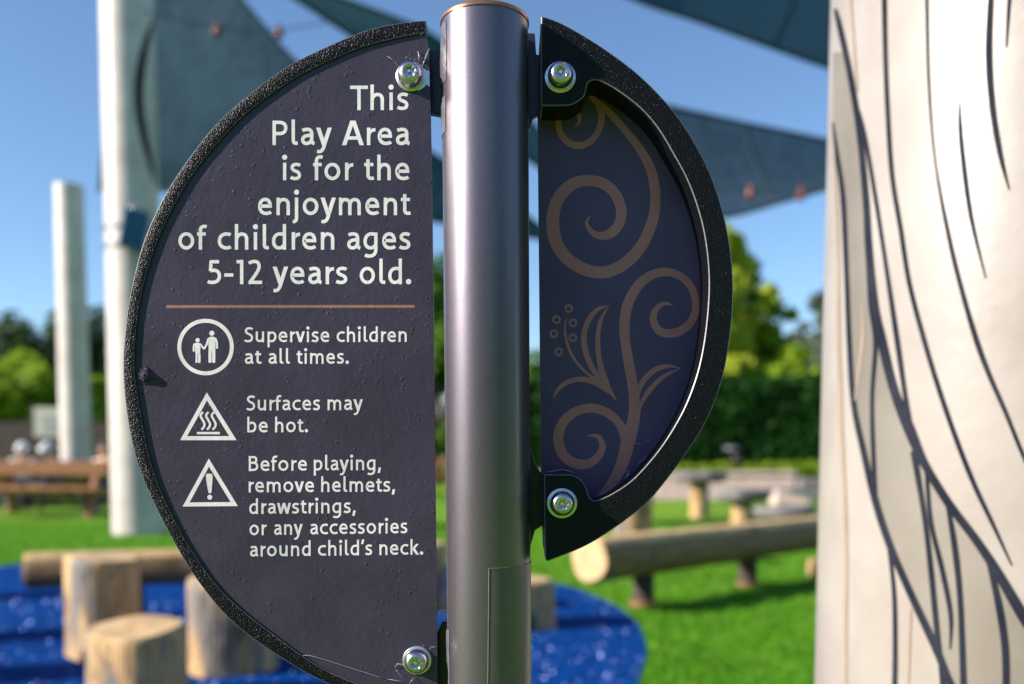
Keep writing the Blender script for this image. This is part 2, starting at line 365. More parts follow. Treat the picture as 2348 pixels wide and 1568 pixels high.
mb.add([v for pz in prof for v in pz], [(i * k + j, i * k + (j + 1) % k, (i + 1) * k + (j + 1) % k, (i + 1) * k + j) for i in range(NO - 1) for j in range(k)] + [tuple(range(k)), tuple((NO - 1) * k + j for j in range(k))])
# plate (slightly larger than the rim opening, tucked under the rim)
mid = [at(b[0] * .6 + a[0] * .4, b[1] * .6 + a[1] * .4, YF) for a, b in zip(O_, I_)]
right_edge = [at(x, y, YF) for x, y in ((1003, 1568), (998, 1100), (991, 500), (987, 250), (985, 165), (983, 110), (978, 86), (974, 70))]
outl = mid + right_edge
tp = MB(); n = len(outl)
tp.add([v for v in outl] + [v + Vector((0, .003, 0)) for v in outl], [tuple(range(n)), tuple(range(2 * n - 1, n - 1, -1))] + [(i, (i + 1) % n, n + (i + 1) % n, n + i) for i in range(n)])
text_panel = sbuild(tp, 'text_panel', M['panel'])
rim = sbuild(mb, 'rim', M['hdpe'], text_panel); rim.data.materials.append(M['edge'])
for i in range(NO - 1):
    for j in (1, 2, 4, 5): rim.data.polygons[i * k + j].material_index = 1
smooth_angle(rim, 30)
# backing board behind the plate
bk = MB(); bo = [at(a[0] * .97 + 30, a[1], YF + .003) for a in O_[4:-4]] + [at(1000, 1620, YF + .003), at(972, 90, YF + .003)]
bo = [Vector((v.x * .985 - .0035, v.y, .95 + (v.z - .95))) for v in bo]; n = len(bo)
bk.add([v + Vector((0, .0005, 0)) for v in bo] + [v + Vector((0, .011, 0)) for v in bo], [tuple(range(n)), tuple(range(2 * n - 1, n - 1, -1))] + [(i, (i + 1) % n, n + (i + 1) % n, n + i) for i in range(n)])
sbuild(bk, 'backing_board', M['hdpe'], text_panel)

# --- strokes in the panel plane
class Ink:
    def __init__(s, Y): s.Y = Y; s.mb = MB(); s.k = 0
    def poly(s, pts):
        s.k += 1; Y = s.Y - .00001 * (s.k % 11)
        s.mb.add([at(p[0], p[1], Y) for p in pts], [tuple(range(len(pts)))])
    def ribbon(s, c, w, closed=False):
        c = np.array(c, float); m = len(c); w = np.broadcast_to(np.array(w, float), (m,))
        s.k += 1; Y = s.Y - .00001 * (s.k % 11)
        if closed: d1 = c - np.roll(c, 1, 0); d2 = np.roll(c, -1, 0) - c
        else:
            d = c[1:] - c[:-1]; d1 = np.vstack([d[:1], d]); d2 = np.vstack([d, d[-1:]])
        n1 = np.c_[-d1[:, 1], d1[:, 0]] / (np.hypot(*d1.T)[:, None] + 1e-9); n2 = np.c_[-d2[:, 1], d2[:, 0]] / (np.hypot(*d2.T)[:, None] + 1e-9)
        nn = n1 + n2; nn /= (np.hypot(*nn.T)[:, None] + 1e-9); cs = np.clip((nn * n1).sum(1), .4, 1)
        off = nn * (w / 2 / cs)[:, None]; Lp, Rp = c + off, c - off
        vs = [at(*q, Y) for q in Lp] + [at(*q, Y) for q in Rp]; e = m if closed else m - 1
        s.mb.add(vs, [(i, (i + 1) % m, m + (i + 1) % m, m + i) for i in range(e)])
    def disc(s, x, y, r, ry=None, n=28):
        s.poly([(x + r * math.cos(2 * math.pi * k / n), y + (ry or r) * math.sin(2 * math.pi * k / n)) for k in range(n)])
    def build(s, name, mat, parent, rev=None): return sbuild(s.mb, name, mat, parent)

# --- glyphs: centre lines on a 500-unit x-height; D = slanted bar, O = dot, E = ellipse
GL = {
 'i': (116, 72, 72, ['M58 0 L58 500', 'O58 655 74']), 'l': (190, 72, 30, ['M58 730 L58 150 C58 82 88 54 140 54 L186 58']),
 'h': (410, 72, 68, ['M58 730 L58 0', 'M58 285 C75 390 140 446 212 446 C300 446 352 395 352 290 L352 0']),
 'n': (410, 72, 68, ['M58 500 L58 0', 'M58 285 C75 390 140 446 212 446 C300 446 352 395 352 290 L352 0']),
 'm': (660, 72, 68, ['M58 500 L58 0', 'M58 285 C70 390 125 446 192 446 C272 446 330 400 330 290 L330 0', 'M330 285 C345 390 400 446 465 446 C545 446 602 400 602 290 L602 0']),
 'r': (252, 72, 8, ['M58 500 L58 0', 'M58 260 C75 375 130 440 250 440']),
 'u': (410, 68, 72, ['M58 500 L58 205 C58 105 110 54 195 54 C275 54 338 115 352 215', 'M352 500 L352 0']),
 'a': (395, 48, 36, ['M48 418 C105 445 145 450 190 450 C280 450 314 402 314 320 L314 140 C314 85 332 58 392 46', 'M314 286 C200 282 58 270 58 152 C58 84 105 50 165 50 C245 50 298 108 314 165']),
 'e': (422, 46, 44, ['M66 258 L365 258 C365 390 302 450 216 450 C122 450 58 370 58 250 C58 122 132 50 242 50 C302 50 350 66 388 92']),
 'o': (472, 46, 46, ['E236 250 180 200']), 'c': (398, 46, 26, ['M384 420 C345 442 310 450 268 450 C142 450 58 365 58 248 C58 132 142 50 268 50 C310 50 352 60 390 82']),
 'd': (430, 46, 72, ['M372 165 C350 95 290 50 215 50 C117 50 58 130 58 240 C58 365 137 450 240 450 C290 450 340 443 372 430', 'M372 730 L372 0']),
 'b': (432, 72, 46, ['M58 730 L58 0', 'M58 335 C90 408 150 450 220 450 C320 450 374 370 374 262 C374 132 300 50 190 50 C140 50 95 60 58 77']),
 'p': (432, 72, 46, ['M58 500 L58 -235', 'M58 335 C90 408 150 450 220 450 C320 450 374 370 374 262 C374 132 300 50 190 50 C140 50 95 60 58 77']),
 'g': (430, 46, 72, ['M372 165 C350 95 290 50 215 50 C117 50 58 130 58 240 C58 365 137 450 240 450 C290 450 340 443 372 432', 'M372 490 L372 10 C372 -115 300 -182 190 -182 C140 -182 95 -172 55 -150']),
 'j': (116, 60, 72, ['M58 500 L58 -80 C58 -150 25 -186 -50 -184', 'O58 655 74']),
 'y': (452, 6, 6, ['D62 500 232 0 122', 'D392 500 226 -10 118', 'M246 10 C195 -130 160 -184 80 -184 L28 -178']),
 'v': (440, 6, 6, ['D62 500 220 0 120', 'D378 500 220 0 120']), 'w': (660, 6, 6, ['D60 500 185 0 116', 'D330 500 185 0 116', 'D330 500 475 0 116', 'D600 500 475 0 116']),
 'k': (430, 72, 4, ['M58 730 L58 0', 'D352 500 120 245 142', 'D150 285 360 0 146']),
 's': (345, 34, 34, ['M312 420 C275 442 240 452 195 452 C112 452 68 415 68 364 C68 300 122 280 190 255 C258 230 288 195 288 142 C288 84 238 48 160 48 C110 48 65 60 22 86']),
 't': (292, 20, 20, ['M126 600 L126 160 C126 84 160 54 222 54 C250 54 275 58 296 66', 'M14 448 L280 448']),
 'f': (282, 18, 0, ['M106 0 L106 545 C106 622 145 664 212 664 C240 664 262 660 284 652', 'M10 448 L258 448']),
 'T': (516, 6, -8, ['M0 650 L516 650', 'M258 650 L258 0']), 'P': (448, 76, 26, ['M60 700 L60 0', 'M60 650 L205 650 C325 650 390 590 390 492 C390 385 322 330 205 330 L60 330']),
 'A': (620, 4, 4, ['D62 0 296 700 122', 'D558 0 324 700 122', 'M150 205 L470 205']),
 'S': (425, 40, 36, ['M388 610 C340 638 290 652 235 652 C130 652 78 600 78 530 C78 442 160 405 235 372 C320 334 362 290 362 205 C362 112 290 48 180 48 C120 48 65 64 20 95']),
 'B': (455, 76, 40, ['M60 700 L60 0', 'M60 650 L210 650 C308 650 356 606 356 520 C356 438 300 388 205 388 L60 388', 'M205 388 C325 388 396 320 396 218 C396 112 320 54 195 54 L60 54']),
 '5': (415, 40, 44, ['M350 640 L90 640', 'M118 660 L100 370', 'M96 376 C130 390 170 396 200 396 C310 396 358 322 358 232 C358 112 270 50 150 50 C100 50 60 60 22 78']),
 '1': (215, 50, 66, ['M5 642 L150 642', 'M152 695 L152 0']), '2': (425, 40, 40, ['M42 592 C90 630 140 648 195 648 C288 648 334 595 334 512 C334 400 250 300 78 62', 'M30 52 L420 52']),
 '-': (260, 40, 40, ['M0 262 L260 262']), '.': (150, 46, 60, ['O75 72 78']), ',': (150, 36, 50, ['D102 120 50 -130 112']), '\u2019': (140, 20, 20, ['D100 735 52 520 108']),
}
def parse(path):
    tok = path.replace('M', ' M ').replace('L', ' L ').replace('C', ' C ').split(); i = 0; pts = []
    while i < len(tok):
        c = tok[i]
        if c in 'ML': pts.append((float(tok[i + 1]), float(tok[i + 2]))); i += 3
        else:
            q = [float(t) for t in tok[i + 1:i + 7]]; p0 = np.array(pts[-1]); p1, p2, p3 = np.array(q[:2]), np.array(q[2:4]), np.array(q[4:])
            for t in np.linspace(0, 1, 11)[1:]: pts.append(tuple((1 - t) ** 3 * p0 + 3 * (1 - t) ** 2 * t * p1 + 3 * (1 - t) * t * t * p2 + t ** 3 * p3))
            i += 7
    return np.array(pts)
def word(ink, txt, xl, xr, yl, yr, sy, wt=97):
    # word fitted between xl and xr; baseline runs from yl to yr; sy = pixels per unit
    pos = []; x = 0
    for i, ch_ in enumerate(txt):
        w, l, r, _ = GL[ch_]
        if i: x += l
        pos.append(x); x += w + (r if i < len(txt) - 1 else 0)
    left = -70 if txt[0] == 'j' else 0
    sx = (xr - xl) / (x - left)
    def T(u, v):
        X = xl + (u - left) * sx; return (X, yl + (yr - yl) * (X - xl) / max(1, xr - xl) - v * sy)
    for ch_, x0 in zip(txt, pos):
        for st in GL[ch_][3]:
            q = st[1:]
            if st[0] == 'M':
                c = parse(st); ink.ribbon([T(x0 + a, b) for a, b in c], wt * (sx + sy) / 2)
            elif st[0] == 'D':
                a, b, c, d, w = map(float, q.split()); ink.poly([T(x0 + a - w / 2, b), T(x0 + a + w / 2, b), T(x0 + c + w / 2, d), T(x0 + c - w / 2, d)])
            elif st[0] == 'O':
                a, b, r = map(float, q.split()); X, Y_ = T(x0 + a, b); ink.disc(X, Y_, r * sy)
            elif st[0] == 'E':
                a, b, rx, ry = map(float, q.split())
                ink.ribbon([T(x0 + a + rx * math.cos(t), b + ry * math.sin(t)) for t in np.linspace(0, 2 * math.pi, 36, endpoint=False)], wt * (sx + sy) / 2, True)
YI = YF - .00006
big = lambda zx: 385.06 + .32152 * zx
bigy = lambda zy: 165.02 + .32152 * zy
sml = lambda zx: 275.04 + .40343 * zx
smly = lambda zy: 669.26 + .40343 * zy
ink = Ink(YI)
for base, ws in ((272, [('This', 1298, 1716)]), (522, [('Play', 742, 1168), ('Area', 1240, 1722)]), (772, [('is', 818, 950), ('for', 1032, 1322), ('the', 1395, 1722)]), (1021, [('enjoyment', 640, 1728)]),
                 (1267, [('of', 72, 275), ('children', 352, 1188), ('ages', 1275, 1730)]), (1513, [('5-12', 278, 672), ('years', 745, 1280), ('old.', 1365, 1733)])):
    for t, a, b in ws: word(ink, t, big(a), big(b), bigy(base), bigy(base), .0804)
ink.build('heading_lettering', M['ink'], text_panel)
for name, lines in (('supervise_lettering', [((286, 284), [('Supervise', 706, 1190), ('children', 1230, 1630)]), ((409, 408), [('at', 708, 803), ('all', 843, 965), ('times.', 1002, 1300)])]),
                    ('hot_surface_lettering', [((674, 671), [('Surfaces', 718, 1137), ('may', 1178, 1380)]), ((798, 797), [('be', 722, 840), ('hot.', 880, 1068)])]),
                    ('drawstring_lettering', [((1018, 1012), [('Before', 730, 1063), ('playing,', 1100, 1482)]), ((1139, 1135), [('remove', 730, 1103), ('helmets,', 1142, 1562)]), ((1262, 1256), [('drawstrings,', 733, 1338)]),
                                              ((1383, 1371), [('or', 735, 833), ('any', 875, 1038), ('accessories', 1080, 1633)]), ((1504, 1492), [('around', 738, 1084), ('child\u2019s', 1124, 1433), ('neck.', 1473, 1722)])])):
    ink = Ink(YI)
    for (bl, br), ws in lines:
        x0, x1 = ws[0][1], max(ws[-1][2], 1200)
        for t, a, b in ws:
            f = lambda q: bl + (br - bl) * (q - x0) / (x1 - x0)
            word(ink, t, sml(a), sml(b), smly(f(a)), smly(f(b)), .0494, 95)
    ink.build(name, M['ink'], text_panel)
ink = Ink(YI); ink.ribbon([(381, 702.8), (950.5, 702.3)], 6.4); ink.build('divider_line', M['copper_ink'], text_panel)
# pictograms
A = lambda x, y: (.33321 * x, 522.58 + .33321 * y)
ink = Ink(YI); K = .33321
cx, cy = sml(486), smly(313)
ink.ribbon([(cx + 60.2 * math.cos(t), cy + 60.2 * math.sin(t)) for t in np.linspace(0, 2 * math.pi, 90, endpoint=False)], 9, True)
ink.disc(*A(1457, 724), 17.5 * K); ink.disc(*A(1359, 772), 15 * K)
ink.poly([A(*q) for q in ((1433, 765), (1446, 748), (1470, 748), (1483, 765), (1481, 850), (1435, 850))])
for a, b in ((1434, 1455), (1459, 1481)): ink.poly([A(a, 846), A(b, 846), A(b, 922), A(b - 4, 928), A(a + 4, 928), A(a, 922)])
ink.ribbon([A(*q) for q in ((1470, 756), (1484, 764), (1492, 785), (1493, 830))], 14 * K)
ink.ribbon([A(*q) for q in ((1446, 756), (1432, 766), (1422, 800), (1404, 832))], 14 * K)
ink.poly([A(*q) for q in ((1341, 803), (1350, 790), (1369, 790), (1379, 803), (1377, 862), (1343, 862))])
for a, b in ((1345, 1359), (1363, 1379)): ink.poly([A(a, 858), A(b, 858), A(b, 924), A(b - 3, 928), A(a + 3, 928), A(a, 924)])
ink.ribbon([A(*q) for q in ((1350, 795), (1336, 801), (1332, 815), (1332, 850))], 12 * K)
ink.ribbon([A(*q) for q in ((1369, 795), (1382, 803), (1392, 820), (1406, 833))], 12 * K)
ink.build('supervision_pictogram', M['ink'], text_panel)
ink = Ink(YI)
ink.ribbon([A(1423, 1159), A(1263, 1446), A(1602, 1446)], 28 * K, True)
for x in (1390, 1428, 1467):
    ink.ribbon(cr([A(*q) for q in ((x + 6, 1266), (x - 11, 1290), (x + 2, 1318), (x + 16, 1345), (x + 12, 1368), (x - 4, 1388))], 6), 14.5 * K)
ink.ribbon([A(1354, 1411), A(1512, 1411)], 16 * K)
ink.build('hot_surface_pictogram', M['ink'], text_panel)
B_ = lambda x, y: (.33321 * x, 1045.15 + .33321 * y)
ink = Ink(YI)
ink.ribbon([B_(1437, 46), B_(1280, 334), B_(1611, 331)], 28 * K, True)
ink.ribbon([B_(1439, 122), B_(1439, 132), B_(1440, 160), B_(1443, 235), B_(1444, 256)], np.array([30, 46, 44, 26, 16]) * K)
ink.disc(*B_(1443, 284), 17 * K)
ink.build('warning_pictogram', M['ink'], text_panel)
# rivet pressed through the film, with radial wrinkles
rc = at(336, 861, YF); mb = MB()
for r0, r1, y0, y1 in ((.0052, .0040, 0, -.0015), (.0040, .0026, -.0015, -.0036), (.0026, .0008, -.0036, -.0040)):
    n = 24
    mb.add([rc + Vector((math.cos(2 * math.pi * k / n) * r, y, math.sin(2 * math.pi * k / n) * r)) for r, y in ((r0, y0), (r1, y1)) for k in range(n)], [(k, (k + 1) % n, n + (k + 1) % n, n + k) for k in range(n)])
for k in range(11):
    t = R(75 + k * 19); d = Vector((math.cos(t), 0, math.sin(t)))
    mb.tube([rc + d * .003 + Vector((0, -.0022, 0)), rc + d * (.0062 + .0012 * (k % 2)) + Vector((0, -.0001, 0))], [.0006, .00015], 5)
sbuild(mb, 'rivet', M['panel'], text_panel, True)
# lifted film edges and shreds on the text panel
def shred(pts, r, Yo=.0006):
    mb = MB(); mb.tube([at(x, y, YF - Yo - (.0015 if (i % 2) else 0)) for i, (x, y) in enumerate(pts)], [r * (.4 if i in (0, len(pts) - 1) else 1) for i in range(len(pts))], 5); return mb
mb = MB()
Z7 = lambda x, y: ((700 + x / 3.558) * .9168, (1400 + y / 3.558) * .9168)
Z1 = lambda x, y: ((940 + x / 4.48) * .9168, (y / 4.48) * .9168)
for pts, r in (([Z7(*q) for q in ((195, 850), (260, 848), (420, 895), (640, 965), (860, 1035), (960, 1062))], .00022), ([Z7(*q) for q in ((955, 1060), (1050, 1075), (1140, 1100))], .00022), ([Z7(*q) for q in ((1020, 955), (1045, 925), (1095, 930), (1100, 945))], .0004),
               ([Z7(*q) for q in ((1025, 970), (1080, 1040), (1110, 1075))], .0001), ([Z7(*q) for q in ((1340, 772), (1365, 775), (1402, 766))], .00022), ([Z7(*q) for q in ((1335, 772), (1336, 800))], .00022), ([Z7(*q) for q in ((1195, 1045), (1170, 1075), (1150, 1100))], .0003), ([Z7(*q) for q in ((1280, 755), (1275, 775))], .0003),
               ([Z1(*q) for q in ((468, 575), (485, 630), (478, 695))], .0006), ([Z1(*q) for q in ((598, 545), (570, 610), (545, 680), (515, 745))], .0005), ([Z1(*q) for q in ((230, 705), (180, 665), (120, 625))], .00018), ([Z1(*q) for q in ((330, 650), (350, 632))], .0004), ([Z1(*q) for q in ((375, 665), (392, 655))], .0003), ([Z1(*q) for q in ((425, 672), (440, 660))], .0003), ([Z1(*q) for q in ((245, 740), (215, 700))], .0004), ([Z1(*q) for q in ((540, 365), (500, 385))], .0004)):
    sbuild(shred(pts, r), 'film_shred', M['film_edge'], text_panel, True)
# torn film tab under the upper bolt
mb = MB(); pts = [Z1(*q) for q in ((520, 760), (600, 800), (600, 975), (570, 945), (530, 985), (470, 1020), (430, 900))]
mb.add([at(x, y, YF - .0006) for x, y in pts] + [at(x, y, YF - .0002) for x, y in pts], [tuple(range(7)), tuple(range(13, 6, -1))] + [(i, (i + 1) % 7, 7 + (i + 1) % 7, 7 + i) for i in range(7)])
sbuild(mb, 'film_tab', M['washer'], text_panel)

# ornament panel: black ring, recessed plate, scrollwork
YB = YF - .004; YPL = YB + .030
ro = [(1240, 36), (1244, 35), (1275, 47), (1307, 63), (1371, 101.5), (1440, 150.5), (1486, 191), (1524.5, 231.5), (1562, 278), (1594.5, 330), (1620, 379), (1641, 431.5), (1659, 491), (1671, 550), (1678, 600), (1680.5, 645), (1680, 700), (1673.5, 774), (1654, 877), (1616, 972), (1570, 1044), (1535, 1091), (1490.5, 1146), (1448, 1182), (1402, 1215), (1340, 1253), (1254, 1287)]
ri = [(1366, 1147), (1377, 1145), (1395, 1137), (1420, 1121), (1446, 1104), (1482, 1066), (1516, 1024), (1543, 982), (1567, 939), (1584, 898), (1598.5, 855), (1609, 810), (1616.5, 764), (1622, 712), (1625, 662), (1624, 615), (1619, 567), (1612, 524), (1600.5, 481), (1589, 446), (1575.5, 412.5), (1560, 381), (1541.5, 350.5), (1524, 318), (1504.5, 288.5), (1481, 260), (1455, 236), (1430, 217), (1405, 200), (1388, 190), (1374, 185)]
ro_s = smooth_resample(ro, 150); ri_s = smooth_resample(ri, 110)
notch_t = cr([(1374, 185), (1364, 183), (1355, 185), (1348, 190), (1345, 197), (1343, 208), (1339, 220), (1328, 230), (1315, 238), (1303, 242)], 4)
notch_b = cr([(1313, 1089), (1324, 1094), (1333, 1101), (1340, 1111), (1345, 1121), (1348, 1131), (1352, 1140), (1358, 1146), (1366, 1147)], 4)
ring2 = [tuple(q) for q in ro_s] + [(1250.5, 1284), (1248.5, 1240), (1247, 1087.5), (1300, 1087.5)] + [tuple(q) for q in notch_b] + [tuple(q) for q in ri_s[1:-1]] + [tuple(q) for q in notch_t] + [(1270, 242.5), (1240.5, 242.5), (1239.5, 140)]
mb = MB(); v1 = [at(x, y, YB) for x, y in ring2]; n = len(v1); 
mb.add(v1 + [v + Vector((0, .030, 0)) for v in v1], [tuple(range(n)), tuple(range(2 * n - 1, n - 1, -1))] + [(i, (i + 1) % n, n + (i + 1) % n, n + i) for i in range(n)])
pl = [at(1232, 262, YPL)] + [at(1240, 1095, YPL), at(1244, 1250, YPL)]
zc = at(1018, 663, YPL)
po = []
for q in ro_s[::-1]:
    v = at(q[0], q[1], YPL); po.append(Vector((zc.x + (v.x - zc.x) * .985, YPL, zc.z + (v.z - zc.z) * .972)))
po = [v for v in po if v.x > at(1246, 700, YPL).x]
outl = pl + po + [at(1238, 60, YPL), at(1231, 200, YPL)]
pm = MB(); n = len(outl); pm.add(outl + [v + Vector((0, .003, 0)) for v in outl], [tuple(range(n)), tuple(range(2 * n - 1, n - 1, -1))] + [(i, (i + 1) % n, n + (i + 1) % n, n + i) for i in range(n)])
orn = sbuild(pm, 'ornament_panel', M['plate2'])
ring = sbuild(mb, 'rim', M['hdpe'], orn); bevel(ring, .0007, 1); ring.data.materials.append(M['edge']); ring.modifiers['bevel'].material = 1
ink = Ink(YPL - .00006)
def scroll(pts, Z, sc):
    c = cr([(*Z(x, y), w * sc * 1.0) for x, y, w in pts], 9); ink.ribbon(c[:, :2], c[:, 2])
Z4 = lambda x, y: (1219.3 + .30989 * x, 183.36 + .30989 * y)
Z5 = lambda x, y: (1219.3 + .35083 * x, 595.92 + .35083 * y)
scroll([(415, 95, 8), (450, 130, 30), (485, 180, 38), (510, 240, 48), (513, 300, 50), (490, 380, 48), (435, 450, 50), (360, 485, 52), (280, 468, 50), (220, 410, 48), (197, 340, 46), (203, 270, 42), (235, 225, 36), (290, 215, 30), (335, 245, 28), (353, 285, 28), (342, 325, 20), (310, 348, 3)], Z4, .30989)
scroll([(405, 92, 8), (460, 150, 42), (560, 230, 52), (680, 360, 54), (790, 500, 62), (870, 640, 70), (905, 780, 75), (912, 920, 75), (885, 1060, 80), (820, 1210, 85), (720, 1330, 88), (600, 1405, 88), (480, 1423, 88), (360, 1388, 90), (250, 1310, 92), (180, 1200, 95), (153, 1060, 95), (172, 930, 92), (237, 820, 90), (330, 757, 85), (430, 745, 82), (535, 770, 80), (620, 850, 78), (660, 960, 78), (645, 1060, 76), (590, 1128, 72), (520, 1153, 60), (455, 1135, 45), (413, 1085, 32), (407, 1040, 20), (435, 1005, 3)], Z4, .30989)
scroll([(922, 300, 3), (880, 284, 22), (832, 300, 32), (797, 350, 42), (797, 410, 48), (832, 463, 52), (895, 480, 56), (970, 463, 56), (1033, 413, 52), (1066, 340, 48), (1068, 270, 46), (1045, 187, 48), (985, 117, 50), (900, 80, 54), (810, 88, 58), (722, 138, 62), (657, 222, 66), (617, 320, 68), (604, 430, 66), (612, 550, 64), (634, 680, 66), (655, 800, 66), (667, 900, 68), (670, 1000, 76), (652, 1100, 84), (625, 1200, 88), (592, 1320, 80), (552, 1410, 72), (500, 1490, 60), (440, 1560, 56)], Z5, .35083)
scroll([(628, 1260, 70), (606, 1150, 62), (570, 1070, 56), (500, 1003, 58), (400, 968, 58), (300, 985, 58), (220, 1040, 62), (178, 1120, 64), (175, 1200, 66), (210, 1280, 66), (280, 1328, 66), (360, 1333, 60), (428, 1290, 50), (460, 1222, 44), (442, 1165, 34), (405, 1146, 18), (362, 1150, 3)], Z5, .35083)
scroll([(688, 890, 24), (718, 805, 36), (790, 727, 34), (880, 693, 26), (972, 708, 3)], Z5, .35083)
scroll([(690, 1000, 30), (708, 950, 26), (760, 862, 34), (830, 785, 28), (900, 738, 20), (972, 708, 3)], Z5, .35083)
scroll([(228, 373, 3), (216, 430, 12), (222, 510, 16), (250, 600, 18), (300, 680, 18), (360, 740, 18), (425, 785, 16)], Z5, .35083)
scroll([(503, 300, 3), (430, 322, 26), (366, 400, 34), (339, 500, 36), (351, 600, 38), (386, 690, 36), (445, 785, 32)], Z5, .35083)
scroll([(503, 300, 3), (460, 370, 20), (436, 450, 30), (430, 550, 32), (440, 650, 34), (460, 740, 44), (487, 820, 46), (520, 872, 26), (557, 922, 3)], Z5, .35083)
scroll([(137, 910, 3), (165, 855, 22), (220, 805, 30), (300, 780, 32), (380, 788, 40), (445, 815, 42), (505, 862, 28)], Z5, .35083)
for x, y in ((240, 317), (160, 390), (268, 411), (143, 482), (267, 508), (174, 600)):
    X, Y_ = Z5(x, y); ink.ribbon([(X + 7.6 * math.cos(t), Y_ + 7.6 * math.sin(t)) for t in np.linspace(0, 2 * math.pi, 24, endpoint=False)], 4.9, True)
ink.build('scrollwork', M['scroll'], orn)
# wrinkled film caught in the ring's lower corner
mb = MB()
Z6 = lambda x, y: ((1300 + x / 4.7525) * .9168, (1100 + y / 4.7525) * .9168)
for pts, r in (([(900, 690), (960, 655), (1040, 610), (1120, 545), (1150, 535)], .0009), ([(1210, 480), (1300, 400), (1330, 385), (1290, 380), (1250, 400)], .0008), ([(1330, 320), (1460, 240), (1560, 130)], .0006), ([(1340, 60), (1400, 40), (1440, 70), (1500, 20), (1540, 10)], .0005), ([(260, 390), (380, 378), (500, 352), (600, 375), (680, 410)], .0009)):
    m2 = MB(); m2.tube([at(*Z6(*q), YPL - .004 - (.003 if i % 2 else 0)) for i, q in enumerate(pts)], [r * (.5 if i in (0, len(pts) - 1) else 1) for i in range(len(pts))], 6); sbuild(m2, 'film_shred', M['film_loose'], orn, True)

# brackets between post and panels
def plate(name, pts, y0, y1, mat, parent=sign):
    mb = MB(); a = [at(x, y, y0) for x, y in pts]; n = len(a)
    mb.add(a + [Vector((v.x, y1, v.z)) for v in a], [tuple(range(n)), tuple(range(2 * n - 1, n - 1, -1))] + [(i, (i + 1) % n, n + (i + 1) % n, n + i) for i in range(n)])
    return bevel(sbuild(mb, name, mat, parent), .0006, 1)
plate('bracket', [(930, 112), (1000, 115), (1020, 105), (1025, 262), (1018, 283), (1008, 262), (985, 258), (930, 256)], YF + .0145, YF + .022, M['bracket'])
plate('bracket', [(1195, 74), (1226, 76), (1229, 125), (1300, 125), (1300, 262), (1236, 262), (1222, 268), (1213, 300), (1195, 290)], YB + .031, YB + .037, M['bracket'])
plate('bracket', [(1195, 1010), (1213, 1015), (1226, 1060), (1238, 1082), (1300, 1084), (1300, 1205), (1243, 1205), (1226, 1216), (1216, 1252), (1195, 1240)], YB + .0335, YB + .040, M['bracket'])
plate('bracket', [(930, 1450), (1000, 1452), (1012, 1425), (1034, 1425), (1040, 1640), (930, 1640)], YF + .0145, YF + .022, M['bracket'])
# shrunk film wrapping the post at the brackets
def wrap(pts, ytop, th0):
    mb = MB(); rows = []
    for (x, y, bulge) in pts:
        c = at(1111, y, POST_Y); z = c.z; row = []
        for i, t in enumerate(np.linspace(R(-128), th0, 14)):
            u = i / 13; r = pr + .0004 + bulge * (1 - u) ** 2 * (1 if t > R(-100) else .6); row.append(on_post(t, z, r))
        rows.append(row)
    n = 14; mb.add([v for r_ in rows for v in r_], [(i * n + k, i * n + k + 1, (i + 1) * n + k + 1, (i + 1) * n + k) for i in range(len(rows) - 1) for k in range(n - 1)])
    return sbuild(mb, 'film_wrap', M['film_loose'], post, True)
wrap([(0, 72, .0), (0, 95, .001), (0, 120, .003), (0, 150, .0062), (0, 178, .0052), (0, 196, .0020), (0, 204, .0004)], 70, R(-58))
wrap([(0, 236, .0008), (0, 252, .003), (0, 272, .0025), (0, 300, .0006), (0, 318, .0)], 230, R(-62))
wrap([(0, 1438, .0), (0, 1452, .0045), (0, 1475, .0045), (0, 1500, .003), (0, 1530, .0015), (0, 1570, .0008), (0, 1640, .0)], 1430, R(-66))

# bolts
def bolt(x, y, Y, wr=.0108, spin=0.0, tilt=(0, 0)):
    base = at(x, y, Y); n = 40
    root = empty('bolt', base - SO); root.parent = sign
    def lathe(prof, name, mat):
        mb = MB(); vs = [(r * math.cos(2 * math.pi * k / n), -h, r * math.sin(2 * math.pi * k / n)) for r, h in prof for k in range(n)]
        mb.add(vs, [(i * n + k, i * n + (k + 1) % n, (i + 1) * n + (k + 1) % n, (i + 1) * n + k) for i in range(len(prof) - 1) for k in range(n)])
        return mb
    w = lathe([(wr - .001, 0), (wr, .0002), (wr, .0011), (wr - .0004, .0014), (.006, .0014)], 0, 0).build('washer', M['washer'], root); smooth_angle(w, 50)
    dome = [(.0088, .0012), (.0093, .0016), (.0093, .0024)] + [(.0043 + .005 * math.cos(t), .0026 + .0085 * math.sin(t)) for t in np.linspace(.1, 1.45, 10)] + [(.0046, .0110)]
    mb = lathe(dome, 0, 0)
    star = [((.0031 + .00085 * math.cos(6 * a)) * math.cos(a + spin), (.0031 + .00085 * math.cos(6 * a)) * math.sin(a + spin)) for a in [2 * math.pi * k / n for k in range(n)]]
    ring_ = [(.0046 * math.cos(2 * math.pi * k / n), -.0110, .0046 * math.sin(2 * math.pi * k / n)) for k in range(n)]
    mb.add(ring_ + [(a, -.0105, b) for a, b in star], [(k, (k + 1) % n, n + (k + 1) % n, n + k) for k in range(n)])
    mb.add([(a, -.0105, b) for a, b in star] + [(a * .97, -.0070, b * .97) for a, b in star] + [(0, -.0070, 0)], [(k, (k + 1) % n, n + (k + 1) % n, n + k) for k in range(n)] + [(n + k, n + (k + 1) % n, 2 * n) for k in range(n)])
    h = mb.build('screw_head', M['steel'], root); smooth_angle(h, 35)
    mb = MB(); mb.tube([(0, -.0068, 0), (0, -.0102, 0), (0, -.0107, 0)], [.00135, .00135, .001], 16)
    pn = mb.build('centre_pin', M['washer'], root); smooth_angle(pn, 50)
    return root
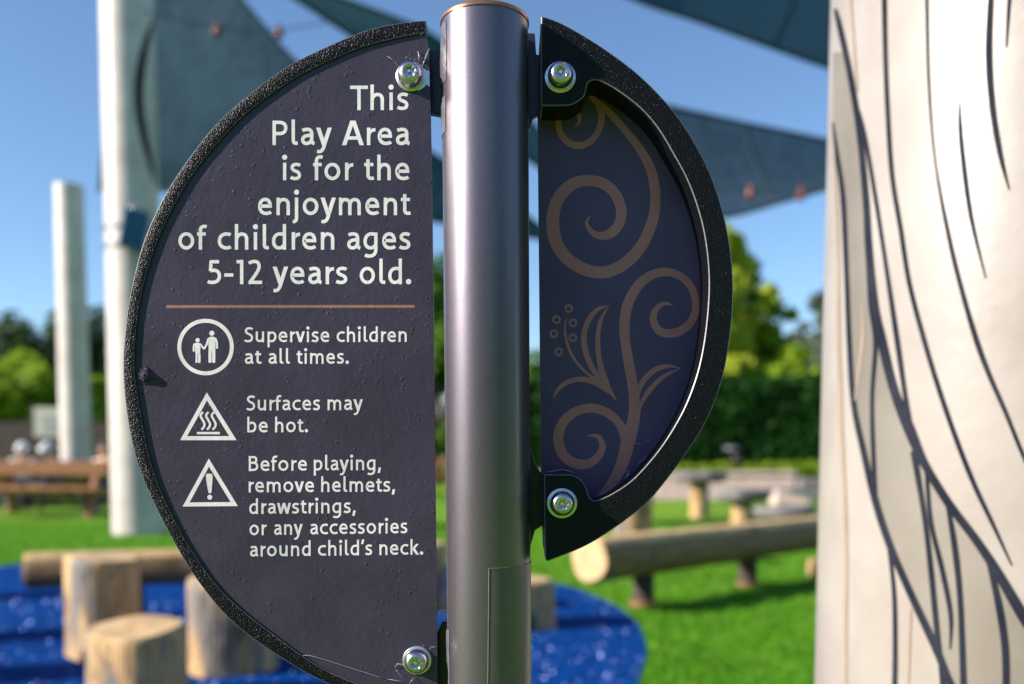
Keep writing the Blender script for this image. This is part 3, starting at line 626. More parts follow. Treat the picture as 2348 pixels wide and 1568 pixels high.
bolt(942, 176, YF, spin=.2); bolt(1284, 178, YB, .0112, spin=.5); bolt(1288, 1153.5, YB, .0112, spin=.1); bolt(956, 1513, YF, .0108, spin=.25)

# ------------------------------------------------------------------ poles
def pole(name, cx, cy, r0, r1, h, label, mat, n=64, group=None):
    root = empty(name, (cx, cy, 0)); tag(root, label, 'pole', group)
    mb = MB(); k = 14; mb.tube([(0, 0, h * i / k) for i in range(k + 1)], [r0 + (r1 - r0) * i / k for i in range(k + 1)], n)
    o = mb.build('shaft', mat, root); smooth_angle(o, 50); return root
PX, PYc, PR0, PR1, PH = 0.738, 1.25, .306, .288, 4.6
bigp = pole('carved_pole', PX, PYc, PR0, PR1, PH, 'thick pale cream pole carved with dark flowing grain lines, beside the sign', M['pole'], 160)
def on_pole(x, y, lift):
    d = ray(x, y); best = None
    rr = .297
    for _ in range(4):
        r_ = rr + lift
        a = d.x ** 2 + d.y ** 2; b = -2 * (d.x * PX + d.y * PYc); c = PX ** 2 + PYc ** 2 - r_ * r_; q = b * b - 4 * a * c
        if q < 0: return None
        t = (-b - math.sqrt(q)) / (2 * a); z = CAM.z + d.z * t; rr = PR0 + (PR1 - PR0) * z / PH
    return CAM + d * t
Z8 = lambda x, y, lo: (1833.6 + .49989 * x, (783.9 if lo else 0) + .49989 * y)
gr = {'grain_line': MB(), 'faint_grain_line': MB(), 'tan_band': MB()}
def groove(up, low, kind='grain_line', lift=.0015):
    pts = [(*Z8(x, y, 0), w * .58 + .6) for x, y, w in up] + [(*Z8(x, y, 1), w * .62 + .6) for x, y, w in low]
    c = cr(pts, 10); d = np.gradient(c[:, :2], axis=0); nrm = np.c_[-d[:, 1], d[:, 0]] / (np.hypot(*d.T)[:, None] + 1e-9)
    A_, B2 = [], []
    for q, m_ in zip(c, nrm):
        # profile: low raised bead
        a_, b_, e_ = on_pole(*(q[:2] + m_ * q[2] / 2), .0012), on_pole(*(q[:2] - m_ * q[2] / 2), .0012), on_pole(q[0], q[1], lift)
        if a_ is None or b_ is None or e_ is None: continue
        A_.append((a_, e_, b_))
    vs = [Vector(v) - Vector((PX, PYc, 0)) for t in A_ for v in t]
    gr[kind].add(vs, [(3 * i + j, 3 * i + j + 1, 3 * i + 4 + j, 3 * i + 3 + j) for i in range(len(A_) - 1) for j in (0, 1)])
groove([(382, -60, 18), (385, 0, 18), (390, 250, 16), (400, 500, 16), (420, 800, 16), (460, 1050, 16), (500, 1300, 16)], [(570, 0, 16), (640, 230, 16), (720, 460, 16), (800, 660, 16), (880, 830, 13), (970, 1025, 4)])
groove([(580, -60, 9), (580, 0, 9), (590, 400, 7), (620, 750, 5), (680, 1080, 14), (740, 1330, 16)], [(810, 0, 18), (870, 160, 16), (940, 320, 14), (1030, 540, 12), (1150, 800, 12)])
groove([(730, 470, 4), (738, 650, 15), (780, 980, 14), (850, 1275, 3)], [])
groove([(880, -60, 20), (873, 0, 20), (865, 250, 24), (880, 480, 22), (915, 700, 18), (958, 870, 3)], [])
groove([(965, -60, 12), (958, 0, 12), (945, 215, 3)], [])
main1 = ([(160, 40, 10), (180, 120, 20), (230, 350, 22), (270, 600, 22), (300, 900, 24), (315, 1150, 28), (340, 1400, 32)], [(375, 0, 34), (430, 220, 32), (500, 400, 40), (570, 560, 30), (680, 740, 30), (800, 900, 30), (900, 1050, 34), (1030, 1270, 40), (1150, 1450, 40)])
groove(*main1, lift=.0016)
groove([(240, 420, 6), (290, 600, 14), (340, 880, 14), (390, 1200, 14)], [(445, 0, 18), (480, 240, 16), (508, 410, 18)])
main2 = ([(150, 560, 5), (165, 680, 14), (195, 900, 20), (210, 1200, 18)], [(225, 0, 18), (245, 280, 20), (290, 500, 22), (345, 730, 26), (410, 930, 26), (500, 1140, 26), (620, 1400, 28), (700, 1590, 26), (820, 1800, 26)])
groove(*main2, lift=.0016)
groove([(305, 1180, 5), (320, 1400, 12)], [(345, 0, 16), (330, 250, 14), (335, 500, 16), (348, 740, 12)])
groove([(285, 1400, 5)], [(285, 0, 10), (250, 270, 5)], 'faint_grain_line')
groove([], [(520, 500, 24), (570, 800, 18), (600, 1050, 20), (630, 1350, 20), (640, 1420, 16), (655, 1590, 20)])
groove([], [(580, 600, 14), (600, 830, 16), (650, 1040, 18), (690, 1250, 16), (688, 1410, 4)])
groove([], [(675, 740, 14), (710, 950, 22), (735, 1200, 20), (750, 1600, 24)])
groove([], [(865, 1010, 16), (910, 1200, 26), (940, 1400, 26), (945, 1600, 26)])
groove([], [(405, 930, 12), (430, 1150, 14), (435, 1400, 16), (432, 1600, 18)])
groove([], [(508, 1220, 3), (498, 1400, 10), (490, 1600, 10)], 'faint_grain_line')
groove([(225, -60, 8), (230, 0, 8), (245, 220, 10), (262, 420, 4)], [], 'faint_grain_line')
groove([(155, 700, 4), (170, 1100, 12)], [(175, 0, 14), (190, 450, 14), (208, 900, 12), (205, 1600, 12)], 'faint_grain_line')
# tan band between the two main lines
c1 = cr([Z8(x, y, 0) for x, y, w in main1[0]] + [Z8(x, y, 1) for x, y, w in main1[1]], 10); c2 = cr([Z8(x, y, 0) for x, y, w in main2[0]] + [Z8(x, y, 1) for x, y, w in main2[1]], 10)
rows = []
for y in np.linspace(120, 1660, 120):
    xr_ = np.interp(y, c1[:, 1], c1[:, 0]); xl_ = np.interp(y, c2[:, 1], c2[:, 0]) if y > c2[0, 1] else np.interp(y, [c1[0, 1], c2[0, 1]], [c1[0, 0] - 3, c2[0, 0]])
    row = [on_pole(xl_ + (xr_ - xl_) * u, y, .0005) for u in np.linspace(0, 1, 9)]
    if all(q is not None for q in row): rows.append(row)
gr['tan_band'].add([v - Vector((PX, PYc, 0)) for r_ in rows for v in r_], [(i * 9 + k, i * 9 + k + 1, (i + 1) * 9 + k + 1, (i + 1) * 9 + k) for i in range(len(rows) - 1) for k in range(8)])
for nm, mt in (('grain_line', 'groove'), ('faint_grain_line', 'groove_tan'), ('tan_band', 'tan')): gr[nm].build(nm, M[mt], bigp, True)

pc = at(320, 1228, 11.2)
tall = pole('tall_pole', pc.x, 11.2, .310, .300, 8.7, 'tall pale round pole with a blue box strapped to it, holding a shade sail', M['pole_far'])
mb = MB()   # dark branching mark carved on its shaded side
def tall_pt(x, y, lift=.004):
    d = ray(x, y); a = d.x ** 2 + d.y ** 2; b = -2 * (d.x * pc.x + d.y * 11.2); c = pc.x ** 2 + 11.2 ** 2 - (.305 + lift) ** 2; q = b * b - 4 * a * c
    if q < 0: return None
    return CAM + d * ((-b - math.sqrt(q)) / (2 * a)) - Vector((pc.x, 11.2, 0))
c = cr([(354, 40, 3), (338, 90, 14), (324, 150, 20), (318, 215, 20), (324, 280, 18), (336, 335, 16), (348, 385, 10), (354, 420, 3)], 8)
d = np.gradient(c[:, :2], axis=0); nr = np.c_[-d[:, 1], d[:, 0]] / np.hypot(*d.T)[:, None]; prs = []
for q, m_ in zip(c, nr):
    a_, b_ = tall_pt(*(q[:2] + m_ * q[2] / 2)), tall_pt(*(q[:2] - m_ * q[2] / 2))
    if a_ and b_: prs += [a_, b_]
mb.add(prs, [(2 * i, 2 * i + 1, 2 * i + 3, 2 * i + 2) for i in range(len(prs) // 2 - 1)])
mb.build('grain_line', M['groove'], tall)
pc2 = at(178, 1156, 18)
pole('background_pole', pc2.x, 18, .285, .265, 6.15, 'shorter pale pole behind the picnic table, farther than the sail pole', M['pole_far'])
# blue box strapped on the tall pole
c = at(308, 528, 10.72); bx = empty('equipment_box', c); tag(bx, 'small dark blue box strapped high on the tall pale pole', 'box')
mb = MB(); mb.box((0, 0, 0), (.27, .24, .44), Matrix.Rotation(R(12), 3, 'Y') @ Matrix.Rotation(R(20), 3, 'Z')); bevel(mb.build('housing', M['blue_box'], bx), .02)
mb = MB(); n = 40
for zz in (.1, -.12):
    mb.tube([(pc.x - c.x + .320 * math.cos(t), 11.2 - c.y + .320 * math.sin(t), zz) for t in np.linspace(0, 2 * math.pi, n)], .012, 6)
mb.build('strap', M['grey_metal'], bx)
mb = MB(); mb.tube([(.02, -.05, .23), (.02, -.05, .27)], [.03, .02], 12); mb.build('gland', M['steel'], bx, True)

# ------------------------------------------------------------------ shade sails
def sail(name, top, bot, label, sag=.12, corner=None):
    T = cr([at(*q) for q in top], 10); B2 = cr([at(*q) for q in bot], 10)
    def rs(c, n):
        d = np.r_[0, np.cumsum(np.linalg.norm(c[1:] - c[:-1], axis=1))]; u = np.linspace(0, d[-1], n); return np.stack([np.interp(u, d, c[:, k]) for k in range(3)], 1)
    n, k = 40, 12; T, B2 = rs(T, n), rs(B2, n); o0 = Vector(T.mean(0)); root = empty(name, o0); tag(root, label, 'shade sail', 'teal triangular shade sails')
    V = np.zeros((n, k, 3))
    for j in range(k):
        u = j / (k - 1); V[:, j] = T * (1 - u) + B2 * u; V[:, j, 2] -= sag * 4 * u * (1 - u) * np.sin(np.linspace(0, np.pi, n))
    mb = MB(); mb.add([Vector(v) - o0 for v in V.reshape(-1, 3)], [(i * k + j, i * k + j + 1, (i + 1) * k + j + 1, (i + 1) * k + j) for i in range(n - 1) for j in range(k - 1)])
    mb.build('cloth', M['sail'], root, True)
    mb = MB(); mb.tube([Vector(v) - o0 for v in T], .025, 6); mb.tube([Vector(v) - o0 for v in B2], .025, 6); mb.tube([Vector(v) - o0 for v in V[20]], .012, 6)
    mb.build('hem', M['seam'], root, True)
    for q in (T[0], T[-1]):
        mb = MB(); mb.tube([Vector(q) - o0 + Vector((.07 * math.cos(t), .02 * math.sin(t), .07 * math.sin(t))) for t in np.linspace(0, 2 * math.pi, 16)], .018, 8); mb.build('corner_ring', M['steel'], root, True)
    return root
sail('shade_sail', [(300, -390, 11.6), (420, -165, 12.2), (555, 0, 12.5), (690, 152, 12.8), (850, 262, 13.1), (1000, 357, 13.4), (1130, 442, 13.7), (1222, 505, 13.9), (1275, 552, 14)], [(224, 437, 15.6), (360, 438, 15.2), (600, 447, 14.6), (850, 480, 14.2), (1000, 508, 14), (1130, 530, 14), (1222, 545, 14), (1275, 556, 14)],
     'teal shade sail stretched behind the tall pale pole and the upper left of the sign', .2)
sail('shade_sail', [(590, -62, 10), (690, -34, 10.4), (790, 0, 10.9), (932, 52, 11.6), (985, 78, 11.9), (1100, 166, 12.6), (1220, 280, 13.2), (1300, 392, 13.8)], [(590, -62, 10), (640, -28, 10.4), (683, 0, 10.8), (806, 82, 11.7), (1000, 214, 12.6), (1110, 292, 13.1), (1220, 372, 13.5), (1300, 420, 13.8)],
     'narrow dark teal shade sail seen nearly edge on, passing behind the post top', .04)
sail('shade_sail', [(1330, 205, 12), (1440, 224, 12.4), (1540, 246, 12.8), (1700, 281, 13.4), (1900, 322, 14), (2030, 350, 14.4)], [(1330, 205, 12), (1480, 360, 11.2), (1600, 470, 10.7), (1660, 496, 10.6), (1790, 463, 11.6), (1900, 431, 12.8), (2030, 385, 14.4)],
     'teal shade sail between the ornament panel and the cream pole, low corner hanging', .12)
sail('shade_sail', [(1180, -190, 9), (1450, -290, 9.4), (1800, -330, 10), (2120, -250, 10.8), (2250, 245, 11.2)], [(1180, -190, 9), (1330, -70, 9.1), (1461, 0, 9.3), (1595, 45, 9.6), (1770, 108, 10.1), (1903, 155, 10.5), (2100, 215, 11), (2250, 245, 11.2)],
     'large dark teal shade sail overhead, highest one above the cream pole', .15)
# strings of amber bulbs under the sails
def string_light(pts, bulbs, label):
    P = [at(*q) for q in pts]; o0 = P[0]; root = empty('string_light', o0); tag(root, label, 'string light', 'bulb strings under the shade sails')
    c = cr(P, 12); mb = MB(); mb.tube([Vector(q) - o0 for q in c], .008, 6); mb.build('cable', M['cable'], root, True)
    for b in bulbs:
        q = at(*b) - o0; mb = MB(); mb.tube([q + Vector((0, 0, h)) for h in (.09, .05, .03, 0, -.05, -.075, -.085)], [.02, .022, .035, .058, .055, .035, .01], 14); mb.build('bulb', M['bulb'], root, True)
string_light([(330, 25, 11), (497, 64, 11.2), (640, 68, 11.4), (800, 40, 11.6)], [(497, 69, 11.2), (640, 73, 11.4)], 'string of amber bulbs against the upper left sail and sky')
string_light([(1560, 425, 10.4), (1720, 436, 10.6), (1836, 438, 11), (1990, 410, 11.4)], [(1720, 441, 10.6), (1836, 444, 11)], 'string of amber bulbs along the lower edge of the right-hand sail')

# ------------------------------------------------------------------ wooden play logs
def ring_noise(n, amp, seed):
    r_ = np.random.default_rng(seed); t = np.linspace(0, 2 * np.pi, n, endpoint=False); s = np.zeros(n)
    for k in (2, 3, 4, 5, 7): s += r_.normal(0, amp / k) * np.cos(k * t + r_.random() * 6.28)
    return s
def stump(px, Y, dia, h, label, seed=1, tilt=0.0, group='upright log stumps on the play surface', X=None, name='log_stump'):
    x = (px - XP) / FPX * Y if X is None else X
    root = empty(name, (x, Y, 0)); tag(root, label, 'stump', group)
    n = 48; r = dia / 2; rn = 1 + ring_noise(n, .09, seed); lv = [(0, 1.03), (.06, 1.0), (.5 * h, .985), (h - .05, 1.0), (h - .022, .985), (h - .008, .95), (h - .001, .90)]
    mb = MB(); vs = [Vector((r * f * rn[k] * math.cos(2 * math.pi * k / n), r * f * rn[k] * math.sin(2 * math.pi * k / n), z + tilt * r * math.cos(2 * math.pi * k / n) * (z / h))) for z, f in lv for k in range(n)]
    mb.add(vs, [(i * n + k, i * n + (k + 1) % n, (i + 1) * n + (k + 1) % n, (i + 1) * n + k) for i in range(len(lv) - 1) for k in range(n)])
    o = mb.build('bark_side', M['wood'], root, True); o.rotation_euler.z = seed
    mb = MB(); top = vs[-n:]; mb.add(top + [Vector((v.x * .5, v.y * .5, v.z)) for v in top], [(k, (k + 1) % n, n + (k + 1) % n, n + k) for k in range(n)] + [tuple(range(n, 2 * n))])
    o = mb.build('cut_top', M['wood_top'], root); o.rotation_euler.z = seed
    return root
stump(232, 4.34, .355, .475, 'tall pale log stump at the left on blue rubber, behind the short fat one', 3, .06)
stump(307, 3.48, .325, .30, 'short fat log stump in front of the taller one on blue rubber', 8, .12)
stump(528, 4.05, .385, .42, 'log stump half hidden behind the lower left curve of the sign', 5)
stump(1182, 5.05, .40, .27, 'low log stump half hidden behind the foot of the sign post', 9)
stump(958, 5.6, .36, .42, 'log stump showing only in the slit between text panel and post', 12)
stump(1452, 7.9, .34, .66, 'brown shaded stump behind the near end of the long log beam', 15)
for i, (X, Y, h) in enumerate(((-3.78, 6.0, .5), (-3.02, 4.65, .45), (-2.62, 3.8, .4))): stump(0, Y, .36, h, 'log stump on the blue rubber beside the left picture edge', 20 + i, X=X)
def beam(a, b, r, label, legs, name='log_beam', top_flat=True, seed=2, legmat='dark_wood', cat='balance beam'):
    a, b = Vector(a), Vector(b); Ln = (b - a).length; d = (b - a).normalized(); root = empty(name, (a.x, a.y, 0)); root.rotation_euler.z = math.atan2(d.y, d.x)
    tag(root, label, cat, 'log balance beams')
    n = 40; rn = 1 + ring_noise(n, .06, seed); mb = MB(); lv = [(0, .93), (.012, .985), (.04, 1)] + [(Ln * q, 1 + .02 * math.sin(9 * q)) for q in (.2, .4, .6, .8)] + [(Ln - .03, 1), (Ln - .01, .97), (Ln, .92)]
    vs = []
    for x, f in lv:
        for k in range(n):
            t = 2 * math.pi * k / n; z = r * f * rn[k] * math.sin(t)
            if top_flat: z = min(z, r * .86)
            vs.append(Vector((x, r * f * rn[k] * math.cos(t), a.z + z)))
    side, face = [], []
    for k in range(n):
        up = top_flat and R(33) < 2 * math.pi * (k + .5) / n < R(147)  # pale range follows the sunlit arc of the log, painted as colour
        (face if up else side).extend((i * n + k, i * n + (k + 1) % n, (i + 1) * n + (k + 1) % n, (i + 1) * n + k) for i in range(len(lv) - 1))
    mb.add(vs, side); o = mb.build('log', M['wood_shaded_x'], root, False); smooth_angle(o, 50)
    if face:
        tb = MB(); tb.add(vs, face); o = tb.build('sunlit_top', M['wood_lit_x'], root, False); smooth_angle(o, 60)
    mb = MB(); mb.add(vs[:n], [tuple(range(n))]); mb.add(vs[-n:], [tuple(range(n))]); mb.build('cut_end', M['wood_top'], root)
    for q in legs:
        mb = MB(); mb.tube([(q, 0, -.02), (q, 0, a.z - r * .6)], .07, 16); lg = mb.build('leg', M[legmat], root); smooth_angle(lg, 50)
        mb = MB(); mb.tube([(q, 0, 0.0), (q, 0, .035)], .085, 16); ft = mb.build('footing', M['rust'], lg); smooth_angle(ft, 50)
    return root
e0 = Vector((.456, 5.41, .337)); dr = Vector((.886, .87, 0)).normalized()
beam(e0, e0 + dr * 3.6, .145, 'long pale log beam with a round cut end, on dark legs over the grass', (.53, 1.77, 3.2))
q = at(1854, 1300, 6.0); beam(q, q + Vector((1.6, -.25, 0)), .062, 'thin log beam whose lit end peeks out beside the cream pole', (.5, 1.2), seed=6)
a_, b_ = at(62, 1306, 5.15), at(660, 1312, 5.5); b_.z = a_.z
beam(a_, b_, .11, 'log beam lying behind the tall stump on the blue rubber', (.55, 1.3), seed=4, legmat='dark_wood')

# mushroom-like stools: dark slab on a pale log column
def stool(px, Y, top_z, dia, thick, label, cdia=.28):
    X = (px - XP) / FPX * Y; root = empty('slab_stool', (X, Y, 0)); tag(root, label, 'stool', 'dark slab stools on the lawn')
    n = 40; rn = 1 + ring_noise(n, .08, int(px)); mb = MB(); r = dia / 2
    lv = [(top_z - thick, .82), (top_z - thick * .8, .95), (top_z - thick * .3, 1), (top_z - thick * .08, .98), (top_z, .93)]
    vs = [Vector((r * f * rn[k] * math.cos(2 * math.pi * k / n), r * f * rn[k] * math.sin(2 * math.pi * k / n), z)) for z, f in lv for k in range(n)]
    mb.add(vs, [(i * n + k, i * n + (k + 1) % n, (i + 1) * n + (k + 1) % n, (i + 1) * n + k) for i in range(len(lv) - 1) for k in range(n)] + [tuple(range(n))[::-1], tuple(len(vs) - n + k for k in range(n))])
    o = mb.build('seat_slab', M['slate'], root); smooth_angle(o, 50)
    rn2 = 1 + ring_noise(n, .06, int(px) + 1); mb = MB(); zt = top_z - thick + .002
    vs = [Vector((cdia / 2 * f * rn2[k] * math.cos(2 * math.pi * k / n), cdia / 2 * f * rn2[k] * math.sin(2 * math.pi * k / n), z)) for z, f in ((-.01, 1.05), (zt * .5, 1), (zt, .97)) for k in range(n)]
    mb.add(vs, [(i * n + k, i * n + (k + 1) % n, (i + 1) * n + (k + 1) % n, (i + 1) * n + k) for i in range(2) for k in range(n)]); mb.build('column', M['wood'], root, True)
stool(1604, 14.1, .70, .86, .15, 'tallest dark slab stool on a pale log column, in front of the pink wall')
stool(1702, 12.3, .50, .72, .16, 'middle-height dark slab stool on a pale log column, right of the tallest')
stool(1800, 10.6, .36, .72, .13, 'lowest dark slab stool just behind the long log beam', .24)

# low pink wall and its grey end
w0 = empty('low_stone_wall', (0, 19.6, 0)); tag(w0, 'low pink stone garden wall in front of the green hedge', 'wall')
xa, xb = at(1150, 1100, 19.6).x, at(1815, 1100, 19.6).x
mb = MB(); mb.box(((xa + xb) / 2, 0, .27), (xb - xa, .42, .54)); bevel(mb.build('wall_body', M['pink'], w0), .02)
mb = MB(); mb.box(((xa + xb) / 2, 0, .58), (xb - xa + .06, .5, .07)); bevel(mb.build('coping', M['pink'], w0), .015)
xc, xd = at(1770, 1130, 17.6).x, at(1850, 1130, 17.6).x
mb = MB(); mb.box(((xc + xd) / 2, -2, .16), (xd - xc, .45, .32)); bevel(mb.build('step_block', M['pink'], w0), .03)
w1 = MB(); xe = at(1980, 1100, 19.5).x; w1.box(((xb + xe) / 2 + .04, 19.4, .24), (xe - xb, .6, .48)); w1 = bevel(w1.build('grey_stone_block', M['grey_stone']), .05); tag(w1, 'low grey stone block at the end of the pink wall, beside the cream pole', 'stone block')
w1 = MB(); c = at(1688, 1050, 20.6); 
fx = empty('garden_light', (c.x, 20.6, 0)); tag(fx, 'small grey garden light on a stake in front of the hedge', 'garden light')
mb = MB(); mb.tube([(0, 0, 0), (0, 0, .95)], .04, 10); mb.build('stake', M['cable'], fx, True)
mb = MB(); mb.tube([(0, 0, .78), (0, 0, .98), (0, 0, 1.0)], [.1, .1, .07], 16); mb.build('lamp_body', M['cable'], fx, True)
mb = MB(); mb.tube([(-.1, 0, 1.08), (-.1, 0, 1.14), (-.1, 0, 1.17)], [.2, .19, .08], 20); mb.build('lamp_shade', M['grey_metal'], fx, True)

# ------------------------------------------------------------------ picnic table at the left and people behind it
def picnic(px, Y, w, label, rz=0.0):
    X = (px - XP) / FPX * Y; root = empty('picnic_table', (X, Y, 0), rz); tag(root, label, 'picnic table', 'brown wooden picnic tables')
    mb = MB()
    for i in range(5): mb.box((0, -.32 + .16 * i, .84), (w, .15, .055))
    for t in (-1, 1): mb.box((0, t * .37, .735), (w - .1, .04, .15))
    bevel(mb.build('tabletop', M['table_wood'], root), .006)
    for s in (-1, 1):
        mb = MB()
        for i in (0, 1): mb.box((0, s * (.66 + .15 * i), .46), (w, .14, .055))
        mb.box((0, s * .66, .39), (w - .5, .04, .09))
        bevel(mb.build('bench', M['table_wood'], root), .006)
        e = s * (w / 2 - .32)
        mb = MB(); mb.box((e, 0, .39), (.07, 1.6, .11)); bevel(mb.build('bench_support', M['table_wood'], root), .006)
        mb = MB(); mb.box((e, 0, .78), (.07, .76, .09)); bevel(mb.build('top_batten', M['table_wood'], root), .006)
        for t in (-1, 1):
            mb = MB(); mb.box((e + .075 * s, t * .46, .375), (.075, .12, .86), Matrix.Rotation(R(28) * t, 3, 'X')); bevel(mb.build('leg', M['table_wood'], root), .006)
        mb = MB(); mb.box((e - s * .28, 0, .58), (.6, .07, .07), Matrix.Rotation(R(35) * -s, 3, 'Y')); mb.build('brace', M['table_wood'], root)
picnic(112, 14.5, 2.3, 'brown wooden picnic table with attached benches, on the lawn by the poles')
picnic(995, 22.5, 2.0, 'brown picnic table far off, glimpsed in the slit left of the post', .1)

def skin_body(name, verts, edges, radii, mat, parent, sub=2, root=0):
    me = bpy.data.meshes.new(name); me.from_pydata(verts, edges, []); me.update(); o = link(name, me, mat, parent)
    sk = o.modifiers.new('skin', 'SKIN'); sk.use_smooth_shade = True
    for i, r_ in enumerate(radii): me.skin_vertices[0].data[i].radius = r_ if hasattr(r_, '__len__') else (r_, r_)
    me.skin_vertices[0].data[root].use_root = True
    s_ = o.modifiers.new('sub', 'SUBSURF'); s_.levels = s_.render_levels = sub
    return o
def sitter(px, Y, z, rz, label, shirt, cap, lean=.05):
    X = (px - XP) / FPX * Y; root = empty('person', (X, Y, 0), rz); tag(root, label, 'person'); root.scale = (.87,) * 3
    # seated, facing -Y (towards the table); seat height .48
    v = [(0, 0, .56), (0, -lean * .5, .75), (0, -lean, .98), (0, -lean, 1.07), (0, -lean - .01, 1.16), (0, -lean - .02, 1.28),
         (.19, -lean, .99), (.24, -.12, .76), (.12, -.36, .82), (.07, -.42, .84), (-.19, -lean, .99), (-.24, -.12, .76), (-.12, -.36, .82), (-.07, -.42, .84),
         (.10, -.02, .54), (.13, -.42, .55), (.13, -.40, .10), (.13, -.52, .05), (-.10, -.02, .54), (-.13, -.42, .55), (-.13, -.40, .10), (-.13, -.52, .05), (0, -lean - .115, 1.19)]
    e = [(0, 1), (1, 2), (2, 3), (3, 4), (4, 5), (2, 6), (6, 7), (7, 8), (8, 9), (2, 10), (10, 11), (11, 12), (12, 13), (0, 14), (14, 15), (15, 16), (16, 17), (0, 18), (18, 19), (19, 20), (20, 21), (4, 22)]
    rd = [(.15, .11), (.14, .10), (.13, .09), .055, (.085, .10), (.075, .085), .06, .045, .033, .025, .06, .045, .033, .025, .09, .075, .05, .04, .09, .075, .05, .04, .012]
    body = skin_body('body', v, e, rd, M['skin'], root)
    iv = [0, 1, 2, 6, 7, 10, 11]; mp = {a: i for i, a in enumerate(iv)}
    skin_body('shirt', [v[i] for i in iv], [(mp[a], mp[b]) for a, b in e if a in mp and b in mp], [(.175, .13), (.16, .12), (.145, .105), .078, .066, .078, .066], shirt, root)
    iv = [0, 14, 15, 16, 18, 19, 20]; mp = {a: i for i, a in enumerate(iv)}
    skin_body('trousers', [v[i] for i in iv], [(mp[a], mp[b]) for a, b in e if a in mp and b in mp], [(.165, .13), .11, .09, .065, .11, .09, .065], M['denim'], root)
    mb = MB()
    if cap:
        mb.tube([(0, -lean + .005, h) for h in (1.21, 1.25, 1.30, 1.345, 1.365)], [.104, .106, .098, .065, .02], 20); mb.tube([(0, -lean - .06, 1.225), (0, -lean - .17, 1.215)], [.10, .07], 12)
        mb.build('cap', M['white_cloth'], root, True)
    else:
        mb.tube([(0, -lean + .03, h) for h in (1.12, 1.2, 1.28, 1.34, 1.37)], [.09, .108, .108, .075, .02], 20); mb.build('hair', M['dark_wood'], root, True)
sitter(56, 15.5, 0, .1, 'person in white cap and white shirt seated behind the picnic table', M['white_cloth'], True)
sitter(114, 15.55, 0, -.15, 'person in white cap and rust shirt seated behind the table below the board', M['rust'], True)
sitter(246, 15.0, 0, -.3, 'bareheaded person in white shirt seated at the table end beside the tall pole', M['white_cloth'], False)

# beige notice board and dark wooden screen
c = at(112, 968, 20.5); nb_ = empty('notice_board', (c.x, 20.5, 0)); tag(nb_, 'beige notice board on posts in front of the dark wooden screen', 'notice board')
mb = MB(); mb.box((0, 0, c.z), (.64, .05, .66)); bevel(mb.build('board', M['beige'], nb_), .01)
mb = MB(); mb.box((.06, -.03, c.z - .03), (.34, .012, .36)); mb.build('print', M['greyprint'], nb_)
for s in (-1, 1):
    mb = MB(); mb.box((s * .36, .02, (c.z + .4) / 2), (.07, .07, c.z + .4)); bevel(mb.build('post', M['brown'], nb_), .008)
c = at(60, 1000, 22.5); fs = empty('wooden_screen', (c.x, 22.5, 0)); tag(fs, 'dark brown wooden screen fence below the bushes behind the table', 'fence')
mb = MB()
for i in range(34): mb.box((-2.6 + i * .155, 0, .9), (.145, .03, 1.75))
mb.build('boards', M['brown'], fs)
mb = MB(); mb.box((0, .06, .4), (5.2, .06, .1)); mb.box((0, .06, 1.5), (5.2, .06, .1)); mb.build('rail', M['brown'], fs)

# ------------------------------------------------------------------ trees, bushes, hedge
def leaves(name, clumps, n, size, mat, parent, flat=.0, seed=0):
    g = np.random.default_rng(seed); C = np.array([c[:3] for c in clumps], float); Rr = np.array([c[3] for c in clumps], float)
    w = Rr ** 2; idx = g.choice(len(C), n, p=w / w.sum()); d = g.normal(size=(n, 3)); d /= np.linalg.norm(d, axis=1)[:, None]
    rad = Rr[idx] * (g.random(n) ** .45); P = C[idx] + d * rad[:, None] * np.array([1, 1, .85])
    nrm = d + g.normal(0, .6, (n, 3)) + np.array([0, 0, .3]); nrm /= np.linalg.norm(nrm, axis=1)[:, None]
    a = np.cross(nrm, g.normal(size=(n, 3))); a /= np.linalg.norm(a, axis=1)[:, None]; b = np.cross(nrm, a)
    s = size * (.6 + .8 * g.random(n))[:, None]
    V = np.stack([P - a * s, P - b * s * .45 + nrm * s * .1, P + a * s, P + b * s * .45 + nrm * s * .1], 1)
    return link(name, quads_mesh(name, V), mat, parent)
def tree(px, Y, top, crown_r, mat, label, seed, n=5200, name='tree', group='trees beyond the play area', base=.28, X=None, leaf=.11, slim=1.0):
    g = np.random.default_rng(seed); X = (px - XP) / FPX * Y if X is None else X; root = empty(name, (X, Y, 0)); tag(root, label, 'tree', group)
    cz = top * (1 + base) / 2; ch_ = (top * (1 - base)) / 2; cl = []
    for i in range(36):
        d = g.normal(size=3); d /= np.linalg.norm(d); q = g.random() ** .5
        r_ = crown_r * (.17 + .19 * g.random()); k = np.array([d[0] * (crown_r - r_ * .8) * slim, d[1] * (crown_r - r_ * .8) * slim, d[2] * (ch_ - r_ * .7)]) * q; cl.append((k[0], k[1], cz + k[2], r_))
    cl.append((0, 0, top - crown_r * .3, crown_r * .3))
    mb = MB(); mb.tube([(0, 0, -.05), (.03 * top * g.normal() * .3, 0, top * .3), (0, .02, top * .62), (0, 0, top * .85)], [top * .03, top * .023, top * .014, top * .005], 10)
    for c in cl[:8]: mb.tube([(0, 0, top * (.3 + .25 * g.random())), (c[0] * .5, c[1] * .5, c[2] - .15 * c[3]), (c[0], c[1], c[2])], [top * .012, top * .008, top * .003], 6)
    mb.build('trunk', M['bark'], root, True); leaves('crown', cl, int(n * .8), leaf * top ** .35, mat, root, seed=seed + 50)
T_ = tree
T_(40, 37, 6.7, 3.2, M['leaf_dark'], 'dark tree rising behind the bright bushes at the far left', 1)
T_(115, 40, 6.2, 3.0, M['leaf_dark'], 'dark tree crown just left of the shorter pale pole', 2)
